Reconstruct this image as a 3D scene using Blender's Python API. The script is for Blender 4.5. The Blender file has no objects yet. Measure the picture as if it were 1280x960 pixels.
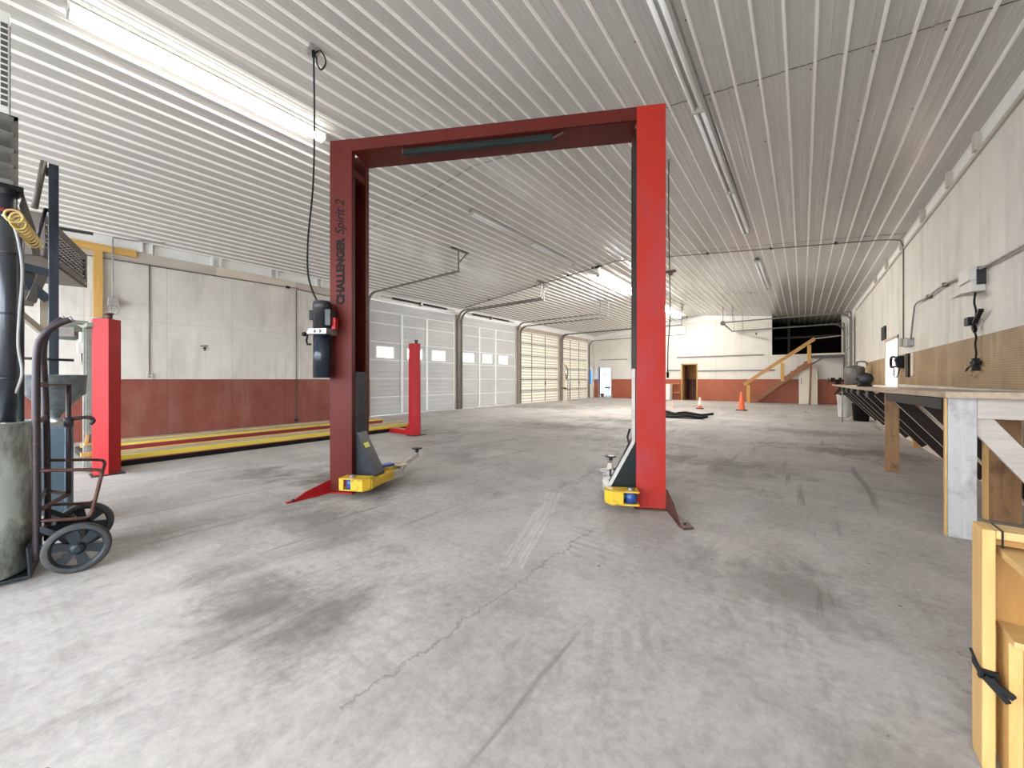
import bpy, bmesh, math, random
from mathutils import Vector, Matrix

scene = bpy.context.scene
COL = scene.collection
PI = math.pi

# ------------------------------------------------------------------ camera
YAW = math.atan(363 / 480.0)
cam = bpy.data.cameras.new('camera')
cam.sensor_width = 36.0
cam.lens = 36.0 * 480.0 / 1280.0
cam.shift_y = -6.0 / 1280.0
cam.clip_start = 0.05
cam_o = bpy.data.objects.new('camera', cam)
COL.objects.link(cam_o)
cam_o.location = (0, 0, 1.22)
cam_o.rotation_euler = (PI / 2, 0, YAW)
scene.camera = cam_o

# ------------------------------------------------------------------ sky, exposure
world = bpy.data.worlds.new('daylight')
scene.world = world
world.use_nodes = True
bg = world.node_tree.nodes['Background']
bg.inputs[0].default_value = (0.86, 0.93, 1.0, 1)
bg.inputs[1].default_value = 6.6
TUBE = 18.0          # radiance of the lit fluorescent tubes
TUBE_FAR = 230.0
scene.view_settings.view_transform = 'Standard'
scene.view_settings.look = 'None'
scene.view_settings.exposure = 1.0
scene.view_settings.gamma = 1.0
scene.view_settings.use_curve_mapping = False

random.seed(7)

# ------------------------------------------------------------------ node materials
def new_mat(name):
    m = bpy.data.materials.new(name)
    m.use_nodes = True
    nt = m.node_tree
    return m, nt, nt.nodes['Principled BSDF']

def node(nt, typ, ins=None, **attrs):
    n = nt.nodes.new(typ)
    for k, v in attrs.items():
        setattr(n, k, v)
    if ins:
        for k, v in ins.items():
            s = n.inputs[k]
            if isinstance(v, bpy.types.NodeSocket):
                nt.links.new(v, s)
            else:
                s.default_value = v
    return n

def c4(c):
    return (c[0], c[1], c[2], 1)

def coords(nt, scale=(1, 1, 1), loc=(0, 0, 0), rot=(0, 0, 0)):
    tc = node(nt, 'ShaderNodeTexCoord')
    return node(nt, 'ShaderNodeMapping', {'Vector': tc.outputs['Object'], 'Scale': scale, 'Location': loc, 'Rotation': rot}).outputs[0]

def noise(nt, vec, scale, detail=5, rough=.6, dist=0.0):
    return node(nt, 'ShaderNodeTexNoise', {'Vector': vec, 'Scale': scale, 'Detail': detail, 'Roughness': rough, 'Distortion': dist}).outputs[0]

def ramp(nt, fac, a, b, ca=(0, 0, 0), cb=(1, 1, 1)):
    r = node(nt, 'ShaderNodeValToRGB', {'Fac': fac})
    e = r.color_ramp.elements
    e[0].position = a; e[0].color = c4(ca)
    e[1].position = b; e[1].color = c4(cb)
    return r.outputs[0]

def mix(nt, fac, a, b, mode='MIX'):
    n = node(nt, 'ShaderNodeMix', data_type='RGBA', blend_type=mode)
    for idx, v in ((0, fac), (6, a), (7, b)):
        s = n.inputs[idx]
        if isinstance(v, bpy.types.NodeSocket):
            nt.links.new(v, s)
        else:
            s.default_value = v if idx == 0 else c4(v)
    return n.outputs[2]

def math_n(nt, op, a, b=0.0, c=0.0):
    n = node(nt, 'ShaderNodeMath', operation=op)
    for i, v in enumerate((a, b, c)):
        if isinstance(v, bpy.types.NodeSocket):
            nt.links.new(v, n.inputs[i])
        else:
            n.inputs[i].default_value = v
    return n.outputs[0]

def bump(nt, bsdf, h, strength=.2, dist=.01):
    b = node(nt, 'ShaderNodeBump', {'Height': h, 'Strength': strength, 'Distance': dist})
    nt.links.new(b.outputs[0], bsdf.inputs['Normal'])

def paint(name, c1, c2=None, rough=.5, metal=0.0, scale=4.0, stretch=(1, 1, 1), lo=.4, hi=.7, bmp=0.0, spec=.5):
    m, nt, b = new_mat(name)
    b.inputs['Roughness'].default_value = rough
    b.inputs['Metallic'].default_value = metal
    b.inputs['Specular IOR Level'].default_value = spec
    if c2 is None:
        c2 = tuple(x * .8 for x in c1)
    v = coords(nt, stretch)
    n = noise(nt, v, scale, 7, .65)
    nt.links.new(ramp(nt, n, lo, hi, c1, c2), b.inputs['Base Color'])
    if bmp:
        bump(nt, b, n, bmp)
    return m

def wood(name, c1, c2, axis='z', rough=.65, dirt=None):
    m, nt, b = new_mat(name)
    b.inputs['Roughness'].default_value = rough
    st = {'x': (.12, 1, 1), 'y': (1, .12, 1), 'z': (1, 1, .12)}[axis]
    v = coords(nt, st)
    n1 = noise(nt, v, 14, 6, .6, 1.2)
    n2 = noise(nt, v, 60, 3, .6)
    col = ramp(nt, n1, .35, .68, c1, c2)
    col = mix(nt, .25, col, ramp(nt, n2, .3, .7, c2, c1))
    if dirt:
        n3 = noise(nt, coords(nt, (1, 1, 1)), 3.5, 6, .7)
        col = mix(nt, ramp(nt, n3, .5, .72), col, dirt)
    nt.links.new(col, b.inputs['Base Color'])
    bump(nt, b, n1, .15, .004)
    return m

def emit(name, col, strength):
    m, nt, b = new_mat(name)
    b.inputs['Base Color'].default_value = c4((.9, .9, .9))
    b.inputs['Emission Color'].default_value = c4(col)
    b.inputs['Emission Strength'].default_value = strength
    return m

def glass(name, tint=(1, 1, 1), gloss=.06):
    m = bpy.data.materials.new(name)
    m.use_nodes = True
    nt = m.node_tree
    nt.nodes.remove(nt.nodes['Principled BSDF'])
    t = node(nt, 'ShaderNodeBsdfTransparent', {'Color': c4(tint)})
    g = node(nt, 'ShaderNodeBsdfGlossy', {'Roughness': .05})
    mx = node(nt, 'ShaderNodeMixShader', {'Fac': gloss})
    nt.links.new(t.outputs[0], mx.inputs[1]); nt.links.new(g.outputs[0], mx.inputs[2])
    nt.links.new(mx.outputs[0], nt.nodes['Material Output'].inputs[0])
    return m

def translucent(name, col, amount=.5):
    m, nt, b = new_mat(name)
    b.inputs['Base Color'].default_value = c4(col)
    b.inputs['Roughness'].default_value = .45
    t = node(nt, 'ShaderNodeBsdfTranslucent', {'Color': c4(col)})
    mx = node(nt, 'ShaderNodeMixShader', {'Fac': amount})
    nt.links.new(b.outputs[0], mx.inputs[1]); nt.links.new(t.outputs[0], mx.inputs[2])
    nt.links.new(mx.outputs[0], nt.nodes['Material Output'].inputs[0])
    return m

def floor_mat():
    m, nt, b = new_mat('concrete_floor')
    tc = node(nt, 'ShaderNodeTexCoord').outputs['Object']
    base_n = noise(nt, tc, 1.3, 9, .68, .4)
    fine = noise(nt, tc, 22, 8, .75)
    col = ramp(nt, base_n, .36, .66, (.27, .248, .230), (.52, .492, .47))
    col = mix(nt, .5, col, ramp(nt, fine, .34, .7, (.275, .255, .24), (.54, .51, .487)), 'MIX')
    # pale worn patches
    pale = ramp(nt, noise(nt, coords(nt, (1, 1, 1), (3.1, 7.7, 0)), .55, 8, .7, .6), .50, .72)
    col = mix(nt, math_n(nt, 'MULTIPLY', pale, .55), col, (.60, .575, .555))
    # dark oil and dirt: blotches stretched along two directions of traffic
    d1 = noise(nt, coords(nt, (.9, .22, 1), (1.3, 0, 0), (0, 0, math.radians(38))), 1.5, 9, .72, .7)
    d2 = noise(nt, coords(nt, (.2, .9, 1), (0, 4.0, 0), (0, 0, math.radians(12))), 1.1, 9, .75, 1.0)
    d3 = noise(nt, coords(nt, (1, 1, 1), (9, 2, 0)), .42, 6, .65, .4)
    area = ramp(nt, d3, .42, .62)
    dark = math_n(nt, 'MULTIPLY', ramp(nt, d1, .50, .70), area)
    col = mix(nt, math_n(nt, 'MULTIPLY', dark, .80), col, (.175, .155, .142))
    dark2 = ramp(nt, d2, .56, .74)
    col = mix(nt, math_n(nt, 'MULTIPLY', dark2, .62), col, (.19, .168, .152))
    # scattered rubber scuffs: short thin streaks
    for k, (ang, off, sc) in enumerate(((55, 1.7, 2.2), (-28, 5.2, 1.7), (100, 8.8, 2.6))):
        s = noise(nt, coords(nt, (2.6, .16, 1), (off, off * .7, 0), (0, 0, math.radians(ang))), sc, 5, .6, .25)
        col = mix(nt, math_n(nt, 'MULTIPLY', ramp(nt, s, .645, .70), .55), col, (.15, .135, .125))
    # tyre marks: two bands with cross bars
    for (ox, oy, ang, w) in ((-.80, 1.60, -35, .15), (-.45, 2.1, -35, .11), (-1.55, 1.15, 28, .14), (-1.25, 2.55, 28, .12)):
        a = math.radians(ang)
        mp = node(nt, 'ShaderNodeMapping', {'Vector': tc, 'Location': (-(ox * math.cos(a) + oy * math.sin(a)), -(-ox * math.sin(a) + oy * math.cos(a)), 0), 'Rotation': (0, 0, -a)}).outputs[0]
        sx = node(nt, 'ShaderNodeSeparateXYZ', {'Vector': mp})
        band = math_n(nt, 'LESS_THAN', math_n(nt, 'ABSOLUTE', sx.outputs[0]), w)
        ln = math_n(nt, 'LESS_THAN', math_n(nt, 'ABSOLUTE', sx.outputs[1]), .38)
        bars = math_n(nt, 'GREATER_THAN', math_n(nt, 'SINE', math_n(nt, 'MULTIPLY', math_n(nt, 'ADD', sx.outputs[1], math_n(nt, 'MULTIPLY', sx.outputs[0], .6)), 62)), -.1)
        fade = ramp(nt, noise(nt, coords(nt, (1, 1, 1), (ox * 3, oy, 0)), 2.3, 5, .6), .46, .66)
        f = math_n(nt, 'MULTIPLY', math_n(nt, 'MULTIPLY', math_n(nt, 'MULTIPLY', band, ln), bars), fade)
        col = mix(nt, math_n(nt, 'MULTIPLY', f, .36), col, (.17, .16, .155))
    # blotches of ground-in dirt where vehicles stood
    spn = node(nt, 'ShaderNodeSeparateXYZ', {'Vector': tc})
    wob = noise(nt, coords(nt, (1, 1, 1), (5, 5, 0)), 1.9, 9, .72, .5)
    brk = noise(nt, coords(nt, (1, .45, 1), (2, 8, 0), (0, 0, math.radians(35))), 3.3, 9, .74, .6)
    for (ox, oy, rx, ry, ang, k) in ((-2.55, 2.10, .95, .42, 30, .85), (-2.35, 1.30, .7, .30, 20, .55), (-3.0, 1.75, .6, .3, 50, .6), (-5.4, 1.6, 1.5, .55, 75, .8),
                                     (-6.0, 2.9, 1.6, .5, 80, .85), (-4.9, 4.3, 1.3, .5, 70, .6), (-3.9, 5.6, 1.4, .55, 20, .6), (-3.3, 8.6, 1.6, .8, 10, .7), (-5.2, 10.2, 1.8, .8, 30, .75),
                                     (-.6, 6.2, 1.2, .45, 5, .7), (.3, 7.6, 1.3, .5, 15, .75), (-.8, 8.8, 1.3, .6, -10, .75), (-1.8, 11.0, 1.6, .7, 10, .75), (.1, 11.2, 1.2, .7, 0, .6), (-6.3, 14.2, 1.8, 1.2, 20, .6),
                                     (.2, 5.0, .9, .3, 10, .5), (.75, 3.3, .6, .35, 30, .5), (-1.0, 1.15, .6, .28, 60, .5), (-.35, 1.9, .5, .22, -30, .45), (-1.75, .85, .5, .35, 30, .5), (-3.4, 3.5, .8, .35, 60, .6), (-1.9, 4.6, 1.0, .3, 40, .5)):
        a = math.radians(ang)
        mp = node(nt, 'ShaderNodeMapping', {'Vector': tc, 'Location': (-(ox * math.cos(a) + oy * math.sin(a)) / rx, -(-ox * math.sin(a) + oy * math.cos(a)) / ry, 0), 'Rotation': (0, 0, -a), 'Scale': (1 / rx, 1 / ry, 0)}).outputs[0]
        ln = node(nt, 'ShaderNodeVectorMath', {0: mp}, operation='LENGTH').outputs['Value']
        m_ = math_n(nt, 'SUBTRACT', 1.15, ln)
        f = math_n(nt, 'ADD', math_n(nt, 'MULTIPLY', m_, .36), math_n(nt, 'SUBTRACT', math_n(nt, 'ADD', math_n(nt, 'MULTIPLY', wob, 1.25), math_n(nt, 'MULTIPLY', brk, 1.35)), 1.22))
        g = ramp(nt, f, .02, .46)
        col = mix(nt, math_n(nt, 'MULTIPLY', g, k * 1.0), col, (.105, .091, .081))
    # long pale wiped track and hairline cracks
    ox, oy = -1.82, 2.78
    dx = math_n(nt, 'ADD', math_n(nt, 'MULTIPLY', math_n(nt, 'SUBTRACT', spn.outputs[0], ox), .93), math_n(nt, 'MULTIPLY', math_n(nt, 'SUBTRACT', spn.outputs[1], oy), .36))
    dy = math_n(nt, 'ADD', math_n(nt, 'MULTIPLY', math_n(nt, 'SUBTRACT', spn.outputs[0], ox), -.36), math_n(nt, 'MULTIPLY', math_n(nt, 'SUBTRACT', spn.outputs[1], oy), .93))
    strk = noise(nt, node(nt, 'ShaderNodeCombineXYZ', {0: dx, 1: math_n(nt, 'MULTIPLY', dy, .05)}).outputs[0], 38, 3, .6)
    f = math_n(nt, 'MULTIPLY', math_n(nt, 'LESS_THAN', math_n(nt, 'ABSOLUTE', dx), .085), math_n(nt, 'LESS_THAN', math_n(nt, 'ABSOLUTE', dy), .85))
    col = mix(nt, math_n(nt, 'MULTIPLY', math_n(nt, 'MULTIPLY', f, ramp(nt, strk, .42, .6)), .5), col, (.62, .60, .58))
    cn = noise(nt, tc, 2.4, 8, .7)
    for (cx, y0, y1, k, wd) in ((-1.36, .75, 2.9, .16, .006), (-3.3, 1.5, 4.2, .3, .006), (.55, 1.2, 2.6, .25, .004)):
        d = math_n(nt, 'ABSOLUTE', math_n(nt, 'ADD', math_n(nt, 'SUBTRACT', spn.outputs[0], cx), math_n(nt, 'MULTIPLY', math_n(nt, 'SUBTRACT', cn, .5), k * 2)))
        f = math_n(nt, 'MULTIPLY', math_n(nt, 'LESS_THAN', d, wd), math_n(nt, 'MULTIPLY', math_n(nt, 'GREATER_THAN', spn.outputs[1], y0), math_n(nt, 'LESS_THAN', spn.outputs[1], y1)))
        col = mix(nt, math_n(nt, 'MULTIPLY', f, .45), col, (.13, .12, .11))
    # saw joints across and along the slab
    sp = node(nt, 'ShaderNodeSeparateXYZ', {'Vector': tc})
    for comp, pos, wid in ((1, 6.72, .012), (1, 13.0, .015), (1, 18.9, .018), (0, -4.75, .008)):
        j = math_n(nt, 'LESS_THAN', math_n(nt, 'ABSOLUTE', math_n(nt, 'SUBTRACT', sp.outputs[comp], pos)), wid)
        col = mix(nt, math_n(nt, 'MULTIPLY', j, .6), col, (.13, .12, .11))
    # mottled grime over the whole slab
    mot = noise(nt, coords(nt, (1, .55, 1), (17, 3, 0), (0, 0, math.radians(40))), 5.5, 9, .78, .4)
    big = noise(nt, coords(nt, (1, 1, 1), (31, 7, 0)), .8, 5, .6)
    col = mix(nt, math_n(nt, 'MULTIPLY', math_n(nt, 'MULTIPLY', ramp(nt, mot, .50, .68), ramp(nt, big, .38, .62)), .5), col, (.17, .152, .14))
    # dirt grains
    gr = node(nt, 'ShaderNodeTexVoronoi', {'Vector': tc, 'Scale': 3.2})
    col = mix(nt, math_n(nt, 'MULTIPLY', math_n(nt, 'LESS_THAN', gr.outputs['Distance'], .035), .7), col, (.12, .11, .10))
    nt.links.new(col, b.inputs['Base Color'])
    nt.links.new(ramp(nt, base_n, .3, .7, (.55, .55, .55), (.8, .8, .8)), b.inputs['Roughness'])
    b.inputs['Specular IOR Level'].default_value = .3
    bump(nt, b, fine, .12, .01)
    return m

def panel_mat(name, c1, c2, axis, seam=1.22, off=0.0, stain=(.42, .37, .32), amt=.55, rough=.55, seam_col=(.35, .32, .28), hseam=None):
    """painted sheet panels: vertical seams along one axis, soot running down"""
    m, nt, b = new_mat(name)
    tc = node(nt, 'ShaderNodeTexCoord').outputs['Object']
    sp = node(nt, 'ShaderNodeSeparateXYZ', {'Vector': tc})
    u = sp.outputs[axis]
    st = (1, 1, .16)
    n = noise(nt, coords(nt, (1, 1, 1)), 1.6, 7, .65)
    col = ramp(nt, n, .32, .7, c1, c2)
    run = noise(nt, coords(nt, st, (2.0, 5.0, 0)), 3.0, 7, .66, .3)
    big = noise(nt, coords(nt, (1, 1, .5), (7, 1, 0)), .7, 4, .6)
    f = math_n(nt, 'MULTIPLY', ramp(nt, run, .44, .72), ramp(nt, big, .35, .62))
    col = mix(nt, math_n(nt, 'MULTIPLY', f, amt), col, stain)
    fr = math_n(nt, 'FRACT', math_n(nt, 'DIVIDE', math_n(nt, 'ADD', u, 50 + off), seam))
    s = math_n(nt, 'LESS_THAN', fr, .008 / seam)
    col = mix(nt, math_n(nt, 'MULTIPLY', s, .7), col, seam_col)
    if hseam:
        s2 = math_n(nt, 'LESS_THAN', math_n(nt, 'ABSOLUTE', math_n(nt, 'SUBTRACT', sp.outputs[2], hseam)), .004)
        col = mix(nt, math_n(nt, 'MULTIPLY', s2, .5), col, seam_col)
    nt.links.new(col, b.inputs['Base Color'])
    b.inputs['Roughness'].default_value = rough
    b.inputs['Specular IOR Level'].default_value = .3
    return m

def pegboard_mat():
    m, nt, b = new_mat('pegboard_brown')
    tc = node(nt, 'ShaderNodeTexCoord').outputs['Object']
    sp = node(nt, 'ShaderNodeSeparateXYZ', {'Vector': tc})
    n = noise(nt, coords(nt, (1, .6, .7)), 1.7, 7, .65)
    col = ramp(nt, n, .33, .70, (.20, .118, .05), (.42, .27, .125))
    st = noise(nt, coords(nt, (1, 1, .2), (4, 3, 1)), 2.6, 6, .7)
    col = mix(nt, math_n(nt, 'MULTIPLY', ramp(nt, st, .52, .75), .6), col, (.60, .46, .27))
    st2 = noise(nt, coords(nt, (1, 1, .3), (14, 13, 1)), 1.9, 6, .7)
    col = mix(nt, math_n(nt, 'MULTIPLY', ramp(nt, st2, .55, .75), .6), col, (.13, .09, .05))
    fy = math_n(nt, 'SUBTRACT', math_n(nt, 'FRACT', math_n(nt, 'DIVIDE', math_n(nt, 'ADD', sp.outputs[1], 20), .0254)), .5)
    fz = math_n(nt, 'SUBTRACT', math_n(nt, 'FRACT', math_n(nt, 'DIVIDE', math_n(nt, 'ADD', sp.outputs[2], 20), .0254)), .5)
    r = math_n(nt, 'ADD', math_n(nt, 'MULTIPLY', fy, fy), math_n(nt, 'MULTIPLY', fz, fz))
    h = math_n(nt, 'LESS_THAN', r, .055)
    col = mix(nt, math_n(nt, 'MULTIPLY', h, .75), col, (.05, .035, .02))
    nt.links.new(col, b.inputs['Base Color'])
    b.inputs['Roughness'].default_value = .6
    return m

MT = {}
MT['floor'] = floor_mat()
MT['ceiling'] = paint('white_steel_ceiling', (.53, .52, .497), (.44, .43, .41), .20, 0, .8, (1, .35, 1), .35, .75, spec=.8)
MT['ceiling_rib_lit'] = paint('lit_steel_rib', (.90, .885, .85), (.84, .825, .79), .27, 0, 1.5, (1, .35, 1), .35, .75)  # same sheet steel; side light on the ribs painted lighter than the flats
MT['wall'] = panel_mat('white_wall_panel_side', (.68, .655, .60), (.60, .57, .52), 1, 1.22, .3, (.33, .30, .26), .75, hseam=2.46)
MT['wall_y'] = panel_mat('white_wall_panel_end', (.74, .71, .655), (.66, .63, .575), 0, 1.22, .2, (.5, .46, .41), .35, hseam=2.47)
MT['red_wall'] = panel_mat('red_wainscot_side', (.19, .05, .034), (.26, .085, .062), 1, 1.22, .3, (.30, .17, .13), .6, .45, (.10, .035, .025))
MT['red_wall_y'] = panel_mat('red_wainscot_end', (.33, .085, .040), (.37, .11, .058), 0, 2.44, .3, (.28, .12, .08), .3, .45, (.12, .04, .03))  # more orange than the side wall: warm light put into the base colour
MT['tan_wall'] = paint('tan_lower_wall', (.66, .54, .44), (.50, .40, .32), .7, 0, 2)
MT['film'] = paint('white_insulation_film', (.80, .80, .78), (.72, .72, .70), .35, 0, 2.5, bmp=.25)
MT['board'] = paint('grey_trim_board', (.52, .47, .41), (.40, .36, .31), .7, 0, 3, (1, .2, 1))
MT['board_pale'] = paint('pale_trim_board', (.66, .58, .49), (.58, .50, .42), .7, 0, 3, (1, .2, 1))
MT['jamb'] = paint('tan_jamb', (.46, .40, .33), (.36, .31, .25), .6, 0, 3, (1, 1, .2))
MT['door_grey'] = paint('grey_door_skin', (.50, .505, .51), (.43, .435, .44), .4, 0, 1.5, (1, .4, 1))
MT['door_white'] = paint('white_stile', (.82, .82, .82), (.72, .72, .72), .35, 0, 6)
MT['door_pale'] = translucent('translucent_door_skin', (.82, .78, .69), .22)
MT['door_pale_rib'] = translucent('translucent_door_rib', (.42, .415, .39), .12)
MT['dark_seam'] = paint('dark_seam', (.05, .05, .05), (.09, .085, .08), .5)
MT['glass'] = glass('window_glass')
MT['glass_blue'] = glass('blue_tinted_glass', (.30, .55, .85), .1)
MT['galv'] = paint('galvanised_steel', (.33, .32, .31), (.22, .215, .205), .42, .6, 12)
MT['galv_dull'] = paint('dull_track_steel', (.17, .16, .145), (.11, .102, .092), .5, .4, 9)
MT['dark_steel'] = paint('dark_steel', (.02, .021, .024), (.045, .046, .05), .4, .4, 8)
MT['blue_steel'] = paint('blue_grey_steel', (.022, .03, .045), (.055, .068, .088), .36, .5, 5, (1, 1, .3))
MT['black'] = paint('black_plastic', (.006, .006, .006), (.014, .014, .014), .5, spec=.2)
MT['black_gloss'] = paint('gloss_black_paint', (.012, .018, .028), (.02, .03, .045), .18, .2, 5)
MT['cord'] = paint('black_cord', (.010, .012, .012), (.018, .02, .02), .5, spec=.2)
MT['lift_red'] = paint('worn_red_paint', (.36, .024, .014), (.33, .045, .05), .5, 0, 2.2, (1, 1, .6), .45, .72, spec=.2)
MT['lift_red_shaded'] = paint('shaded_red_paint', (.085, .0105, .007), (.115, .017, .012), .5, 0, 2.2, (1, 1, .6), .42, .75, spec=.2)  # same red as the right column, its shade put into the colour
MT['bright_red'] = paint('bright_red_paint', (.33, .008, .010), (.37, .018, .019), .42, 0, 1.6, (1, 1, .4), spec=.25)
MT['crimson'] = paint('crimson_paint', (.26, .022, .035), (.20, .02, .04), .4, 0, 2)
MT['yellow'] = paint('chipped_yellow_paint', (.62, .39, .022), (.20, .13, .03), .5, 0, 13, lo=.55, hi=.72)
MT['yellow_run'] = paint('yellow_runway_paint', (.68, .54, .07), (.50, .42, .12), .5, 0, 5, (1, .3, 1), .5, .75)
MT['deck'] = paint('dusty_runway_deck', (.42, .33, .24), (.30, .22, .15), .75, 0, 4, (1, .3, 1))
MT['arm_white'] = paint('bare_arm_steel', (.55, .53, .50), (.38, .35, .32), .5, .3, 8)
MT['letter'] = paint('faded_black_lettering', (.012, .008, .007), (.022, .014, .012), .6, spec=.1)
MT['gusset'] = paint('black_green_paint', (.008, .015, .014), (.016, .023, .021), .45, 0, 5, spec=.25)
MT['gusset_grey'] = paint('grey_blue_carriage', (.018, .023, .029), (.035, .04, .047), .45, .1, 7, spec=.25)
MT['sticker'] = paint('yellow_sticker', (.75, .72, .10), (.7, .66, .08), .5)
MT['blue'] = paint('blue_roller', (.02, .06, .22), (.03, .09, .30), .35)
MT['lumber'] = wood('yellow_lumber', (.58, .34, .10), (.46, .25, .06), 'z')
MT['lumber_y'] = wood('yellow_lumber_long', (.60, .36, .11), (.48, .26, .06), 'y')
MT['lumber_x'] = wood('yellow_lumber_cross', (.58, .35, .12), (.44, .24, .07), 'x')
MT['pine'] = wood('aged_pine', (.33, .18, .075), (.21, .105, .04), 'z', .6, (.05, .025, .012))
MT['pine_grey'] = wood('weathered_pine', (.50, .49, .49), (.38, .365, .36), 'z', .5, (.20, .165, .15))
MT['pine_x'] = wood('weathered_pine_cross', (.52, .47, .42), (.40, .35, .31), 'x', .5)
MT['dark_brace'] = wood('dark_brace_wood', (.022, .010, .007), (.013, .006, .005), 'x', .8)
MT['bench_top'] = wood('scuffed_bench_top', (.47, .37, .27), (.34, .25, .17), 'y', .45, (.25, .19, .14))
MT['honey'] = wood('honey_pine', (.62, .39, .15), (.50, .28, .085), 'z', .45)
MT['honey_dark'] = wood('dark_honey_pine', (.40, .205, .05), (.30, .14, .03), 'z', .5)
MT['honey_x'] = wood('honey_pine_cross', (.60, .40, .18), (.48, .29, .10), 'x', .4)
MT['stair_wood'] = wood('stair_pine', (.55, .31, .10), (.43, .22, .06), 'x', .55)
MT['stringer'] = wood('brown_stringer', (.27, .115, .05), (.20, .085, .035), 'x', .6)
MT['pegboard'] = pegboard_mat()
MT['tube_off'] = paint('unlit_tube', (.88, .88, .87), (.84, .84, .83), .3)
MT['tube_on'] = emit('lit_tube', (1, .95, .87), TUBE)
MT['tube_far'] = emit('lit_tube_bright', (1, .96, .89), TUBE_FAR)
MT['tube_end'] = emit('lit_tube_end', (1, .95, .87), 130.0)
MT['fixture'] = paint('white_enamel', (.50, .49, .47), (.44, .43, .41), .35)
MT['drum'] = paint('weathered_green_drum', (.56, .64, .60), (.12, .12, .09), .5, .1, 4.0, (1, 1, .45), .43, .62, .1)
MT['rust'] = paint('rust_maroon_tube', (.085, .036, .03), (.22, .08, .05), .5, .3, 22, lo=.55, hi=.75)
MT['rust_dark'] = paint('dark_purple_tube', (.035, .026, .032), (.15, .045, .03), .42, .3, 14, lo=.58, hi=.75)
MT['rubber'] = paint('grey_rubber', (.034, .035, .038), (.075, .072, .07), .7, 0, 9)
MT['hub'] = paint('dark_cast_hub', (.016, .026, .034), (.03, .04, .048), .45, .3, 9)
MT['coil'] = paint('yellow_hose', (.62, .46, .16), (.55, .40, .13), .4)
MT['grey_hose'] = paint('grey_hose', (.36, .36, .36), (.3, .3, .3), .4)
MT['funnel'] = paint('zinc_funnel', (.20, .225, .23), (.085, .10, .105), .35, .6, 9, lo=.4, hi=.65)
MT['tank_blue'] = paint('blue_grey_tank', (.10, .15, .19), (.14, .19, .23), .45, .05, 3)
MT['tubes'] = paint('dark_chrome_tube', (.035, .038, .046), (.06, .065, .075), .28, .5, 4, (1, 1, .2))
MT['motor_grey'] = paint('grey_green_motor', (.26, .27, .24), (.18, .185, .165), .5, .2, 9)
MT['heater_brown'] = paint('brown_heater_case', (.095, .082, .073), (.13, .112, .098), .45, .2, 4)
MT['heater_tan'] = paint('tan_heater_case', (.42, .36, .28), (.35, .30, .23), .5, .1, 4)
MT['heater_white'] = paint('white_heater_case', (.72, .74, .68), (.66, .68, .62), .4)
MT['cone'] = paint('orange_cone', (.80, .14, .035), (.72, .17, .07), .45, 0, 6)
MT['cone_white'] = paint('white_cone_sleeve', (.80, .75, .70), (.70, .62, .57), .4, 0, 6)
MT['cone_pale'] = paint('faded_cone', (.66, .50, .40), (.56, .42, .34), .5, 0, 6)
MT['cream'] = paint('cream_cabinet', (.72, .68, .55), (.66, .61, .48), .4, 0, 2)
MT['white_box'] = paint('white_fridge', (.82, .80, .76), (.78, .76, .72), .35)
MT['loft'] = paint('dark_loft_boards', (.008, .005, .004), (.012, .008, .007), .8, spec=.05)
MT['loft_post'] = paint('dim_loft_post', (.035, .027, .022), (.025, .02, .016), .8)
MT['ledge'] = paint('cream_ledge', (.72, .67, .58), (.64, .59, .5), .6)
MT['office_orange'] = paint('orange_room_wall', (.62, .28, .07), (.52, .22, .05), .6)
MT['office_brown'] = paint('brown_room_wall', (.14, .04, .022), (.10, .03, .018), .6)
MT['pink'] = paint('pink_reveal', (.72, .36, .30), (.68, .40, .34), .6)
MT['grey_tank'] = paint('grey_tank_paint', (.13, .12, .112), (.09, .083, .078), .45, .2, 4)
MT['bin'] = paint('white_plastic_bin', (.66, .65, .62), (.52, .50, .47), .5)
MT['box_grey'] = paint('grey_electric_box', (.36, .35, .33), (.26, .25, .24), .45, .3, 9)
MT['box_pale'] = paint('pale_enamel_box', (.58, .56, .52), (.52, .50, .46), .4)
MT['rail_dark'] = paint('slotted_rail_steel', (.15, .145, .14), (.30, .29, .28), .5, .3, 40, (1, 1, 1), .48, .52)
MT['patch'] = paint('pale_patch', (.88, .86, .82), (.84, .82, .78), .6)
MT['ground'] = paint('outside_gravel', (.55, .53, .50), (.45, .43, .40), .9, 0, 6)
MT['floor_dirt'] = paint('black_rubber_mat', (.010, .009, .008), (.03, .027, .024), .7, 0, 8, spec=.15)
MT['terracotta'] = paint('red_clay', (.40, .10, .06), (.3, .08, .05), .6)
MT['room_white'] = paint('bright_room_wall', (.60, .61, .63), (.55, .56, .58), .6)

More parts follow.
